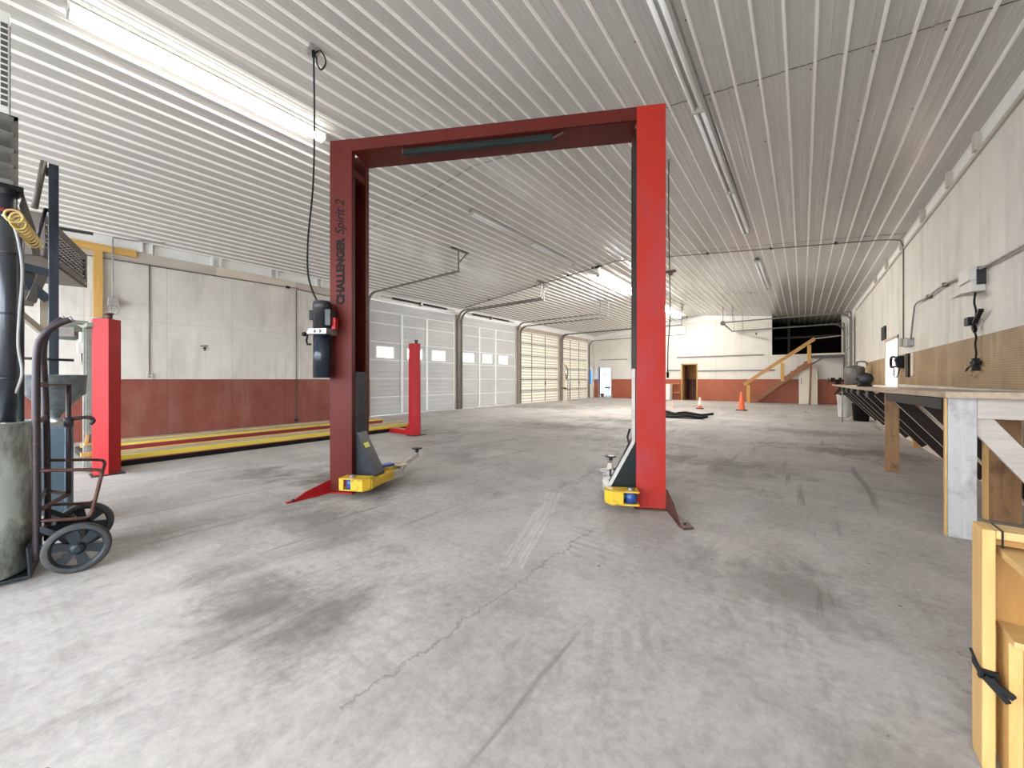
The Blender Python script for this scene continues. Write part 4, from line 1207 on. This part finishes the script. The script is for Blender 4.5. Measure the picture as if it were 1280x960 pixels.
MB().bar((.0, -.06, 2.16), (.02, -.13, 1.90), .02, .06).build('hinge_strap', 'heater_brown', t)

# two hanging unit heaters
t = thing('unit_heater', 'white cabinet heater with dark louvres at the top left corner', 'heater', (-4.42, -.36, 2.5))
b = MB(); b.box(-.35, .0, -.40, .385, .55, 1.28); b.build('cabinet', 'heater_white', t, bevel=.008)
b = MB()
for k in range(14):
    b.box(-.33, .001, .386 - .001, .388, .62 + k * .042, .645 + k * .042)
    b.box(-.002, .003, .345, .375, .62 + k * .042, .648 + k * .042)
b.build('vent_slots', 'dark_seam', t)
b = MB(); b.box(-.36, .02, -.42, -.39, .0, .56); b.box(-.36, -.33, -.42, .40, .0, .56); b.box(-.36, .02, .39, .42, .08, .56); b.box(-.36, .02, -.42, .42, .53, .56)
b.build('louvre_frame', 'heater_brown', t)
for k in range(5):
    MB().bar((-.01, -.40, .06 + k * .11), (-.01, .40, .06 + k * .11), .13, .006, Vector((.75, 0, -1))).build('louvre_blade', 'galv', t)
for x in (-.3, -.05):
    for y in (-.3, .3):
        MB().cyl((x, y, 1.28), (x, y, ceil_z(-4.42 + x) - 2.5), .006, n=8).build('hanger_rod', 'galv', t)

HA = math.atan2(.378, -1.41)
t = thing('unit_heater', 'brown hanging heater with wire grille in front of the yellow timber', 'heater', (-9.11, .80, 2.68), HA)
Lh = 1.95     # local x from far corner (0) towards the camera (-)
b = MB()
b.box(-Lh, 0, .0, .55, .0, .52)
b = MB()
t_ = .02
b.box(-Lh, 0, 0, .55, 0, t_); b.box(-Lh, 0, 0, .55, .52 - t_, .52); b.box(-Lh, 0, .53, .55, 0, .52); b.box(-t_, 0, 0, .55, 0, .52); b.box(-Lh, -Lh + t_, 0, .55, 0, .52)
b.box(-Lh, 0, -.0, .02, .0, .11); b.box(-Lh, 0, .0, .02, .42, .52); b.box(-.10, 0, .0, .02, .11, .42)
b.build('case', 'heater_brown', t, bevel=.004)
b = MB()
for r_ in range(6):
    for k in range(15):
        x = -.20 - k * .115 - (.0575 if r_ % 2 else 0)
        if x > -Lh + .05: b.bar((x - .030, .004, .140 + r_ * .052), (x + .030, .040, .140 + r_ * .052), .034, .020)
for k in range(16):
    b.box(-.14 - k * .115 - .003, -.14 - k * .115 + .003, .03, .05, .11, .42)
b.build('grille', 'galv', t)
MB().box(-Lh + .03, -.03, .065, .15, .03, .49).build('core', 'black', t)
MB().box(-.16, -.05, -.006, .0, .03, .075).build('badge', 'heater_tan', t, bevel=.003)
for x in (-Lh + .1, -.15):
    MB().cyl((x, .28, .52), (x, .28, 1.55), .008, n=8).build('hanger_rod', 'galv_dull', t)
MB().bar((-1.0, .15, .62), (.95, .12, 1.12), .05, .05).build('strut', 'gusset', t)

# yellow timber frame on the left wall
t = thing('timber_bracing', 'yellow timber beam and post fixed to the left wall above the red lift post', 'timber', (-11.15, 1.12, 0))
MB().box(0, .06, -.75, .55, 3.76, 3.90).build('beam', 'lumber_y', t, bevel=.003)
MB().box(.0, .06, -.065, .065, 0, 3.76).build('post', 'lumber', t, bevel=.003)

# conduits and boxes on the left wall
t = thing('conduit', 'thin conduit bending off the ceiling to a small box above the red lift post', 'conduit', (XL + .12, 1.32, 0))
MB().tube(catmull([(.25, .75, 4.12), (.0, .3, 4.10), (0, .06, 4.08), (0, 0, 4.0), (0, 0, 3.2), (0, 0, 2.86)], 5), .013, 10).build('pipe', 'galv', t)
MB().box(-.06, .06, -.075, .075, 2.70, 2.86).build('box', 'box_grey', t, bevel=.006)
MB().tube(catmull([(0, -.03, 2.70), (.01, -.03, 2.58), (.02, .03, 2.52), (.03, .08, 2.60), (.03, .04, 2.68)]), .010, 8).build('cable', 'grey_hose', t)
t = thing('conduit', 'thin conduit running down the white left wall to an outlet at the red line', 'conduit', (XL, 1.88, 0))
MB().tube([(.02, 0, 3.69), (.02, 0, 1.36)], .011, 8).build('pipe', 'galv_dull', t)
MB().box(0, .05, -.045, .045, 1.24, 1.36).build('outlet', 'box_pale', t, bevel=.005)
MB().box(.05, .053, -.018, .018, 1.315, 1.34).box(.05, .053, -.018, .018, 1.26, 1.285).build('sockets', 'dark_seam', t)
t = thing('conduit', 'dark conduit falling the full height of the left wall just left of the lift', 'conduit', (XL, 4.88, 0))
MB().tube([(.025, 0, 3.80), (.025, 0, .10)], .013, 8).build('pipe', 'galv_dull', t)
MB().tube(catmull([(.06, 2.2, 3.62), (.06, .2, 3.70), (.05, 0, 3.74), (.055, -.3, 3.72), (.055, -2.9, 3.66), (.055, -4.2, 3.64)], 5), .012, 8).build('branch_pipe', 'galv_dull', t)
MB().box(0, .06, -.03, .03, .05, .12).box(.01, .07, -.28, -.18, 3.69, 3.75).build('clamp', 'dark_steel', t)
t = thing('wall_tap', 'small dark tap stub sticking out of the stained white left wall', 'tap', (XL, 2.82, 1.95))
MB().cyl((0, 0, 0), (.10, .0, 0), .018, n=10).cyl((.09, 0, .02), (.09, 0, -.07), .014, n=10).build('spout', 'dark_steel', t)
MB().bar((.05, -.07, .04), (.05, .07, .06), .02, .02).build('handle', 'rust', t)

# ------------------------------------------------------------------ ceiling conduit across the room and down the right wall
t = thing('conduit', 'long thin conduit crossing the whole ceiling and dropping down the right wall', 'conduit', (XR - .03, 11.25, 0))
o = t.location
pts = [(XL + .3, 11.25, ceil_z(XL + .3) - .035), (RIDGE, 11.25, ceil_z(RIDGE) - .035), (XR - .35, 11.25, ceil_z(XR - .35) - .035)]
pts = [Vector(p) - o for p in pts]
pts += [Vector((-.14, 0, ceil_z(XR) - .03)), Vector((-.04, 0, ceil_z(XR) - .07)), Vector((0, 0, ceil_z(XR) - .20)), Vector((0, 0, 3.0)), Vector((0, 0, 2.05))]
MB().tube(pts, .013, 8).build('pipe', 'galv_dull', t)
b = MB()
for x in (-9.6, -7.5, -6.2, -5.3, -3.4, -2.0, -.6, .6):
    b.box(x - .03 - o.x, x + .03 - o.x, -.025, .025, ceil_z(x) - .055, ceil_z(x) - .0)
b.box(-5.2 - o.x, -4.98 - o.x, -.05, .05, ceil_z(-5.1) - .09, ceil_z(-5.1) - .02)
b.build('clip', 'dark_steel', t)
MB().box(-.07, .03, -.24, .12, 1.90, 2.06).build('box', 'box_grey', t, bevel=.006)
t = thing('conduit', 'bent conduit along the right wall from a junction box towards the pale box', 'conduit', (XR, 10.5, 0))
MB().tube(catmull([(-.04, 0, 1.98), (-.045, -.08, 2.1), (-.045, -.30, 2.5), (-.045, -.50, 2.60), (-.045, -1.3, 2.58), (-.045, -2.2, 2.60), (-.045, -3.7, 2.505), (-.045, -5.0, 2.47), (-.045, -7.0, 2.40)], 6), .014, 10).build('pipe', 'galv', t)
MB().box(-.09, 0, .0, .36, 1.86, 2.01).build('box', 'box_grey', t, bevel=.006)
b = MB()
for y, z in ((-1.3, 2.58), (-2.2, 2.60), (-3.6, 2.51)):
    b.box(-.065, 0, y - .03, y + .03, z - .03, z + .03)
b.build('clip', 'galv_dull', t)

# pale metal box with its hanging cord and plugs
t = thing('electric_box', 'pale enamel box on the upper right wall above the pegboard', 'box', (XR, 7.08, 2.41))
MB().box(-.13, 0, -.19, .19, -.02, .15).build('upper_case', 'box_pale', t, bevel=.005)
MB().box(-.11, 0, -.19, .16, -.155, -.022).build('lower_case', 'box_pale', t, bevel=.005)
MB().prism([(-.11, -.19, -.155), (-.20, -.19, -.175), (-.20, .20, -.175), (-.11, .20, -.155)], (0, 0, .006)).build('flap', 'box_pale', t)
MB().box(-.07, .0, -.215, -.19, -.08, .10).build('latch', 'dark_steel', t)
t = thing('extension_cord', 'black cord hanging from the pale box down the pegboard, with plugs on it', 'cord', (XR - .03, 6.98, 1.3))
MB().tube(catmull([(-.03, -.02, .96), (-.03, .02, .84), (-.02, .0, .72), (-.02, .05, .60), (-.02, .07, .52), (-.02, .0, .42), (-.02, .03, .34), (-.02, .0, .22), (-.02, .04, .12), (-.02, .02, .03)]), .010, 8).build('cable', 'cord', t)
MB().box(-.06, .0, .12, .26, .58, .68).build('multi_plug', 'black', t, bevel=.006)
MB().bar((-.02, .05, .60), (-.03, -.20, .72), .04, .03).bar((-.02, .10, .56), (-.02, .03, .50), .03, .05).build('plug', 'black', t)
MB().box(-.05, .01, -.06, .10, .10, .135).box(-.05, .01, .0, .045, .02, .17).build('tap_plug', 'black', t, bevel=.004)
MB().tube(catmull([(-.02, .04, .11), (-.03, .20, .07), (-.03, .32, .02), (-.02, .30, .06)]), .009, 8).build('cord_tail', 'cord', t)
MB().tube(catmull([(-.01, .05, -.03), (-.02, .14, -.02), (-.02, .18, -.05), (-.02, .10, -.06), (-.01, .05, -.04)]), .006, 6).build('hook', 'galv', t)

# pegboards
t = tag(MB().box(XR - .016, XR, 3.4, 11.93, 1.115, 1.735).build('pegboard', 'pegboard'), 'long brown pegboard panel on the right wall above the workbench', 'pegboard')
t = tag(MB().box(XR - .016, XR, 13.67, 17.3, 1.065, 1.76).build('pegboard', 'pegboard'), 'farther brown pegboard panel between the right wall opening and the corner', 'pegboard')
tag(MB().box(XR - .045, XR - .016, 10.72, 10.96, 1.26, 1.73).build('panel_strip', 'black'), 'black upright strip on the pegboard near the telephone', 'strip')
tag(MB().box(XR - .04, XR - .016, 10.36, 10.52, 1.28, 1.72).build('panel_strip', 'board_pale', bevel=.004), 'pale upright strip beside the black strip on the pegboard', 'strip')
tag(MB().box(XR - .035, XR, 13.5, 14.05, 2.24, 2.58).build('wall_vent', 'black', bevel=.004), 'small black vent high on the right wall above the window opening', 'vent')

# telephone by the opening
t = thing('telephone', 'black wall telephone at the edge of the right wall window opening', 'telephone', (XR - .016, 11.35, 1.58))
MB().prism([(0, -.10, -.13), (-.10, -.10, -.12), (-.13, -.10, .06), (-.10, -.10, .13), (0, -.10, .13)], (0, .20, 0)).build('body', 'black', t, bevel=.01)
MB().tube(catmull([(-.10, .10, .11), (-.13, .30, .12), (-.13, .42, .06), (-.13, .42, -.06), (-.13, .30, -.10), (-.10, .10, -.09)]), .026, 10).build('handset', 'black', t)
MB().tube(catmull([(-.10, .30, -.10), (-.10, .28, -.26), (-.10, .10, -.33), (-.09, -.05, -.27), (-.06, -.06, -.13)]), .012, 8).build('cord', 'cord', t)

# ------------------------------------------------------------------ workbench
t = thing('workbench', 'long wooden workbench on plank legs and slanting braces along the right wall', 'workbench', (1.28, 4.42, 0))
o = t.location
BT = [(4.30, 1.125), (7.1, 1.085), (12.0, 1.055), (18.3, 1.035)]
def bz(y):
    for (ya, za), (yb, zb) in zip(BT, BT[1:]):
        if y <= yb:
            return za + (zb - za) * (y - ya) / (yb - ya)
    return BT[-1][1]
b = MB()
for (ya, za), (yb, zb) in zip(BT, BT[1:]):
    b.hexa([(.865 - o.x, ya - o.y, za - .045), (XR - .018 - o.x, ya - o.y, za - .045), (XR - .018 - o.x, yb - o.y, zb - .045), (.865 - o.x, yb - o.y, zb - .045),
            (.865 - o.x, ya - o.y, za), (XR - .018 - o.x, ya - o.y, za), (XR - .018 - o.x, yb - o.y, zb), (.865 - o.x, yb - o.y, zb)])
bmesh.ops.remove_doubles(b.bm, verts=b.bm.verts, dist=.0005)
b.build('worktop', 'bench_top', t)
MB().box(.90 - o.x, 1.05 - o.x, 0, .038, 0, bz(4.42) - .045).build('leg', 'pine_grey', t, bevel=.003, label='pale weathered plank leg')
MB().box(.885 - o.x, .897 - o.x, .002, .036, .0, bz(4.42) - .05).build('leg_edge', 'honey', t)
MB().box(.875 - o.x, 1.01 - o.x, 7.05 - o.y, 7.09 - o.y, 0, bz(7.05) - .045).build('leg', 'pine', t, bevel=.003, label='dark stained plank leg')
MB().box(1.29 - o.x, 1.47 - o.x, 5.15 - o.y, 5.19 - o.y, 0, bz(5.1) - .045).build('leg', 'pine', t, bevel=.003)
MB().box(1.262 - o.x, 1.288 - o.x, 5.14 - o.y, 5.20 - o.y, 0, bz(5.1) - .045).build('leg', 'honey', t)
for y in (7.4, 9.8):
    MB().box(1.58 - o.x, 1.66 - o.x, y - o.y, y + .09 - o.y, 0, bz(y) - .045).build('leg', 'stair_wood', t)
MB().box(1.052 - o.x, 1.68 - o.x, .002, .04, bz(4.42) - .20, bz(4.42) - .046).build('apron', 'pine_x', t, bevel=.003)
MB().bar((1.00 - o.x, .055, bz(4.42) - .12), (1.62 - o.x, .055, .10), .035, .14).build('brace', 'pine_x', t, bevel=.003, label='pale diagonal end brace')
MB().bar((.90 - o.x, 7.15 - o.y, bz(7.1) - .10), (.90 - o.x, 4.50 - o.y, bz(4.5) - .10), .035, .09).build('front_rail', 'black', t)
ys = [5.35, 6.75, 8.1, 9.4, 10.7, 12.0, 13.3, 14.6, 15.9]
for y in ys:
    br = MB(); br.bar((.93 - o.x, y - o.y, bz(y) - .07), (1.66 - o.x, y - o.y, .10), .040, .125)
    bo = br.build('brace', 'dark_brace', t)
    d = Vector((.73, 0, -.10 - bz(y) + .17 + .0)); d = Vector((1.66 - .93, 0, .10 - bz(y) + .07)); n_ = Vector((d.z, 0, -d.x)).normalized()
    p0 = Vector((.93 - o.x, y - .022 - o.y, bz(y) - .07)) + n_ * .061; p1 = Vector((1.66 - o.x, y - .022 - o.y, .10)) + n_ * .061
    MB().bar(p0, p1, .006, .006, n_).build('pale_edge', 'board', bo)
for y in ys[3:8]:
    MB().box(.88 - o.x, .91 - o.x, y - .35 - o.y, y - .31 - o.y, bz(y) - .17, bz(y) - .045).build('hanger_strip', 'galv_dull', t)
MB().box(1.60 - o.x, 1.66 - o.x, 4.6 - o.y, 18.2 - o.y, .90, .99).build('wall_cleat', 'dark_brace', t)

# things on the bench
y = 17.75
t = thing('bench_vice', 'black bench vice at the far end of the workbench', 'vice', (1.0, y, bz(y)), 0)
b = MB(); b.lathe([(0, 0), (.11, 0), (.11, .03), (.07, .05), (.07, .09), (0, .09)], (0, 0, 0), 18); b.box(-.08, .09, -.10, .10, .08, .17); b.build('base', 'black', t, bevel=.008)
MB().box(-.20, -.08, -.09, .09, .08, .24).build('front_jaw', 'black', t, bevel=.012)
MB().box(.02, .10, -.09, .09, .16, .24).build('rear_jaw', 'black', t, bevel=.010)
MB().cyl((-.28, 0, .13), (.12, 0, .13), .028, n=14).cyl((-.26, 0, .0), (-.26, 0, .25), .013, n=10).build('screw_handle', 'dark_steel', t)
MB().bar((.08, .0, .13), (.34, .0, .12), .05, .05).build('slide_bar', 'black', t)
y = 16.0
t = thing('pressure_tank', 'dull grey round tank standing on the far part of the workbench', 'tank', (1.30, y, bz(y)))
MB().lathe([(0, 0), (.22, 0), (.25, .03), (.25, .50), (.22, .56), (.10, .60), (0, .61)], (0, 0, 0), 30).build('shell', 'grey_tank', t)
MB().tube(catmull([(.05, 0, .60), (.05, 0, .70), (.12, -.08, .72), (.24, -.15, .70), (.27, -.18, .60)]), .025, 10).build('pipe', 'galv_dull', t)
y = 11.1
t = thing('bench_grinder', 'black bench grinder on the middle of the workbench', 'grinder', (1.06, y, bz(y)))
b = MB(); b.prism([(-.13, -.10, 0), (.13, -.10, 0), (.07, -.10, .09), (-.07, -.10, .09)], (0, .20, 0)); b.build('base', 'black', t, bevel=.008)
MB().lathe([(0, -.13), (.075, -.13), (.085, -.10), (.085, .10), (.075, .13), (0, .13)], (0, 0, .165), 24, 'y').build('motor', 'black', t)
for s in (-1, 1):
    MB().lathe([(0, .0), (.115, .0), (.125, .02 * s), (.125, .05 * s), (.10, .065 * s), (0, .065 * s)], (0, s * .14, .17), 26, 'y').build('wheel_guard', 'gusset_grey' if s > 0 else 'dark_steel', t)
    MB().bar((-.13, s * .17, .10), (-.05, s * .17, .11), .05, .012).build('tool_rest', 'galv_dull', t)

# things under the far end of the bench
t = thing('waste_bin', 'white plastic bin standing under the far end of the workbench', 'bin', (1.10, 16.3, 0))
MB().lathe([(0, .01), (.17, .01), (.175, .02), (.215, .68), (.23, .685), (.23, .72), (.21, .72), (.165, .04), (0, .04)], (0, 0, 0), 30).build('shell', 'bin', t)
MB().tube([(.215 * math.cos(a), .215 * math.sin(a), .62) for a in [2 * PI * k / 24 for k in range(24)]], .008, 6, closed=True).build('rim_band', 'bin', t)
t = thing('waste_bin', 'black bin next to the white bin under the far end of the workbench', 'bin', (1.36, 15.0, 0))
MB().lathe([(0, .01), (.17, .01), (.21, .50), (.22, .51), (.205, .52), (.16, .04), (0, .04)], (0, 0, 0), 28).build('shell', 'black', t)
MB().tube(catmull([(-.2, .0, .12), (-.26, 0, .06), (-.30, 0, .03), (-.32, 0, .08)]), .02, 8).build('spout', 'box_pale', t)
t = thing('steel_post', 'thin steel post under the front edge of the workbench by the bins', 'post', (.90, 14.3, 0))
MB().cyl((0, 0, 0), (0, 0, bz(14.3) - .05), .015, n=10).build('shaft', 'galv', t)
MB().bar((-.06, 0, .78), (.14, .1, .82), .03, .04).build('clamp', 'dark_steel', t)
t = thing('tool_bundle', 'dark jumble of tools hanging under the front edge of the far workbench', 'tools', (.98, 15.3, .8))
b = MB()
for k in range(9):
    a = random.uniform(0, PI); dx, dy = random.uniform(-.07, .1), random.uniform(-.6, .6)
    b.bar((dx, dy, .16), (dx + .12 * math.cos(a), dy + .15 * math.sin(a), random.uniform(-.1, .05)), .03, .03)
b.build('tools', 'black', t, bevel=.003)

# ------------------------------------------------------------------ stepped wooden stand, right foreground
t = thing('wooden_stand', 'honey coloured stepped wooden stand in the right foreground corner', 'stand', (.45, 1.9, 0))
MB().box(0, .028, -.048, .042, 0, .75).build('post', 'honey', t, bevel=.002)
MB().box(.029, .60, -.046, .040, .725, .75).build('top_rail', 'honey_x', t, bevel=.002)
MB().box(.029, .60, -.020, .040, .700, .724).build('rail_face', 'honey_dark', t)
MB().box(.030, .60, .018, .040, .02, .70).build('back_panel', 'honey_dark', t)
MB().box(.040, .60, -.36, .017, .668, .690).build('upper_shelf', 'honey_x', t, bevel=.002)
MB().box(.045, .60, -.115, .017, .43, .45).build('lower_shelf', 'honey_x', t, bevel=.002)
MB().box(.047, .075, -.072, .015, 0, .43).build('post', 'honey', t, bevel=.002)
MB().box(.076, .60, -.066, -.046, .02, .43).build('front_panel', 'honey_dark', t)
t = thing('cable_tie', 'black tie knotted around the post of the wooden stand', 'tie', (.45, 1.86, .30))
MB().box(-.004, .032, -.018, -.009, -.012, .014).box(-.006, -.001, -.012, .060, -.010, .012).build('band', 'black', t)
MB().box(-.012, .0, -.028, -.012, -.012, .012).build('knot', 'black', t, bevel=.003)
MB().bar((-.006, -.020, .006), (-.026, -.016, .070), .005, .007).bar((.0, -.028, .0), (.055, -.040, -.035), .012, .016).bar((.0, -.026, -.004), (.045, -.038, -.055), .010, .013).bar((.012, -.024, .0), (.028, -.03, -.03), .02, .02).build('tail', 'black', t)
t = tag(MB().box(.489, .493, 1.853, 1.942, .7495, .7530).box(.489, .493, 1.8495, 1.8535, .70, .753).build('strap', 'black'), 'thin black strap over the top rail of the wooden stand', 'strap')

# ------------------------------------------------------------------ far wall: stairs, landing, cabinet, rails
SY = 23.20
t = thing('staircase', 'wooden staircase with yellow handrail rising to the dark loft', 'staircase', (-2.25, SY, 0))
o = t.location
def sx(x): return x - o.x
for yy in (0, .62):
    MB().prism([(sx(-2.22), yy, 0), (sx(-1.92), yy, 0), (sx(.33), yy, 1.90), (sx(.33), yy, 2.24)], (0, .045, 0)).build('stringer', 'stringer', t, bevel=.003)
for k in range(9):
    x = -2.05 + k * .265; z = .22 + k * .232
    MB().box(sx(x - .02), sx(x + .25), .045, .62, z - .035, z).build('tread', 'stringer', t)
for x, z0, z1 in ((-2.23, 0, .92), (-.79, 1.12, 2.03), (.26, 1.97, 2.87)):
    MB().box(sx(x - .075), sx(x + .075), -.04, -.002, z0, z1).build('post', 'lumber', t, bevel=.003)
MB().bar((sx(-2.42), -.06, .93), (sx(.46), -.06, 3.12), .035, .14).build('handrail', 'stair_wood', t, bevel=.004)
MB().bar((sx(-2.44), -.05, 1.01), (sx(.44), -.05, 3.20), .10, .03).build('rail_cap', 'lumber_x', t, bevel=.003)
t = thing('landing', 'wooden landing at the top of the stairs below the loft opening', 'landing', (.30, SY, 0))
MB().box(.035, 1.25, 0, .74, 2.36, 2.44).build('deck', 'ledge', t, bevel=.003)
MB().box(.035, 1.25, .02, .06, 2.24, 2.36).box(.035, 1.25, .68, .73, 2.24, 2.36).build('joist', 'heater_brown', t)
MB().bar((-.02, -.05, 0), (.03, -.05, 2.0), .085, .08, (0, 1, 0)).build('support_post', 'stringer', t)
MB().bar((.03, -.03, 1.92), (.62, -.03, 2.33), .07, .06, (0, 1, 0)).build('brace', 'heater_brown', t)
MB().bar((.14, .3, 3.16), (1.2, .3, 3.26), .03, .03).build('grab_rail', 'board_pale', t)
t = thing('storage_cabinet', 'tall cream two door cabinet under the stairs', 'cabinet', (.22, 23.62, 0))
MB().box(-.36, .36, -.20, .33, .0, 1.66).build('body', 'cream', t, bevel=.005)
for s in (-1, 1):
    d = MB().box(min(s * .005, s * .35), max(s * .005, s * .35), -.222, -.201, .05, 1.63).build('door', 'cream', t, bevel=.004)
    if s < 0:
        MB().box(-.27, -.25, -.24, -.222, .98, 1.28).build('handle', 'dark_steel', d)
    else:
        MB().box(.14, .28, -.228, -.222, 1.50, 1.52).build('vent_slot', 'board', d)

def slotted(x0, x1, z, label, h=.035):
    t = thing('slotted_rail', label, 'rail', ((x0 + x1) / 2, YF, z))
    L = (x1 - x0) / 2
    MB().box(-L, L, -.03, 0, -h, h).build('rail', 'rail_dark', t)
    b = MB(); k = -L + .06
    while k < L - .08:
        b.box(k, k + .05, -.032, -.029, -h * .4, h * .4); k += .13
    b.build('slots', 'dark_seam', t)
slotted(-5.93, -1.60, 2.50, 'long upper slotted rail across the far wall left of the loft')
slotted(-10.75, -8.9, 2.50, 'broken slotted rail above the bright far left doorway', .022)
slotted(-6.47, -5.72, 1.74, 'short slotted rail left of the orange doorway')
slotted(-4.80, -1.15, 1.69, 'lower slotted rail right of the orange doorway, ending behind the handrail')
struct(MB().box(-5.05, -4.34, YF - .004, YF, 2.60, 2.97).build('trim_14', 'patch'))
t = thing('wall_shelf', 'yellow shelf boards on the far wall beside the small white cabinet', 'shelf', (-6.08, YF, 0))
for z in (.96, .44):
    MB().box(-.40, .37, -.22, 0, z - .035, z).build('board', 'lumber_x', t)
t = thing('small_cabinet', 'small white cabinet just right of the red lift column, at the far wall', 'cabinet', (-6.35, 23.35, 0))
MB().box(-.28, .28, -.25, .25, .02, .94).build('body', 'white_box', t, bevel=.01)
MB().box(-.27, .27, -.275, -.252, .06, .92).build('door', 'white_box', t, bevel=.006)
t = thing('wall_hook', 'small dark bracket high on the far wall near the loft', 'hook', (-1.95, YF, 3.62))
MB().box(-.03, .03, -.03, 0, -.06, .06).build('plate', 'dark_steel', t)
MB().cyl((0, -.03, 0), (0, -.10, .02), .012, n=8).build('peg', 'dark_steel', t)

# ------------------------------------------------------------------ floor: cones, rubber strips, post by the pale doors
def cone(x, y, h, mats, label):
    t = thing('traffic_cone', label, 'cone', (x, y, 0))
    r = .125 * h / .72
    MB().box(-r * 1.45, r * 1.45, -r * 1.45, r * 1.45, 0, .03).build('base', 'floor_dirt' if mats[0] == 'cone' else mats[0], t, bevel=.006)
    MB().lathe([(r, .03), (r * .32, h * .93), (r * .25, h), (r * .15, h), (r * .8, .03)], (0, 0, 0), 28).build('body', mats[0], t)
    if mats[1]:
        f0, f1 = mats[2]
        ra, rb = r + (r * .32 - r) * f0 + .004, r + (r * .32 - r) * f1 + .004
        MB().lathe([(ra, .03 + h * .9 * f0), (rb, .03 + h * .9 * f1)], (0, 0, 0), 28).build('band', mats[1], t, label='white band')
cone(-1.90, 17.4, .73, ('cone', None, None), 'bright orange traffic cone left of the foot of the stairs')
cone(-3.37, 17.3, .50, ('cone', 'cone_white', (.24, .97)), 'orange and white striped traffic cone in front of the red far wall')
cone(-4.32, 16.85, .33, ('cone_pale', None, None), 'small faded traffic cone in front of the small white cabinet')
for k, (x, y, a, L, w_) in enumerate(((-3.10, 12.75, 10, 1.4, .2), (-2.95, 12.95, -8, 1.3, .16), (-2.80, 13.55, 4, 1.1, .16), (-3.25, 13.2, -20, 1.2, .17))):
    t = thing('rubber_strip', 'black rubber strip in the heap on the floor beyond the right lift column', 'strip', (x, y, .0), math.radians(a), 'black rubber strips on the floor')
    b = MB(); n = 10
    for i in range(n):
        xa, xb = -L / 2 + L * i / n, -L / 2 + L * (i + 1) / n
        za, zb = [.035 + .03 * math.sin(v * 7 + k * 1.7) + .02 * k for v in (xa, xb)]
        b.bar((xa, 0, za + .02), (xb, 0, zb + .02), w_, .07)
    b.build('strap', 'floor_dirt', t)
t = thing('timber_post', 'pale timber post with hanging tools in front of the far pale door', 'post', (-10.17, 18.07, 0))
MB().box(-.05, .05, -.05, .05, 0, 2.12).box(-.12, .12, -.12, .12, 0, .04).build('post', 'board_pale', t, bevel=.003)
MB().tube(catmull([(.07, .02, 1.95), (.16, .05, 1.8), (.20, .05, 1.5), (.12, .05, 1.25), (.09, .03, 1.5)]), .022, 8).build('hung_hose', 'black', t)
MB().cyl((.20, .05, .1), (.20, .05, 1.25), .018, n=8).cyl((.28, .1, .1), (.28, .1, 1.1), .015, n=8).build('rod', 'galv_dull', t)
MB().box(-.06, .12, -.05, .05, .70, .78).build('bracket', 'dark_steel', t)

# hanging cord with its reel plate behind the right lift column
t = thing('drop_cord', 'thin cord hanging from the ceiling along the right edge of the red lift column', 'cord', (-1.615, 6.07, 0))
zt = ceil_z(-1.615) - .025
MB().tube(catmull([(.0, 0, zt), (.0, 0, 3.6), (.012, 0, 2.9), (.02, 0, 2.2), (-.01, 0, 1.7), (-.015, 0, 1.32)]), .008, 8).build('cable', 'cord', t)
MB().box(-.05, .10, -.04, .04, 2.83, 2.86).box(.0, .05, -.03, .03, 2.79, 2.83).build('cord_grip', 'rust', t, bevel=.003)
MB().cyl((-.015, 0, 1.24), (-.015, 0, 1.33), .018, n=10).build('socket', 'black', t)
MB().cyl((0, 0, zt), (0, 0, zt + .02), .03, n=12).build('ceiling_rose', 'box_grey', t)
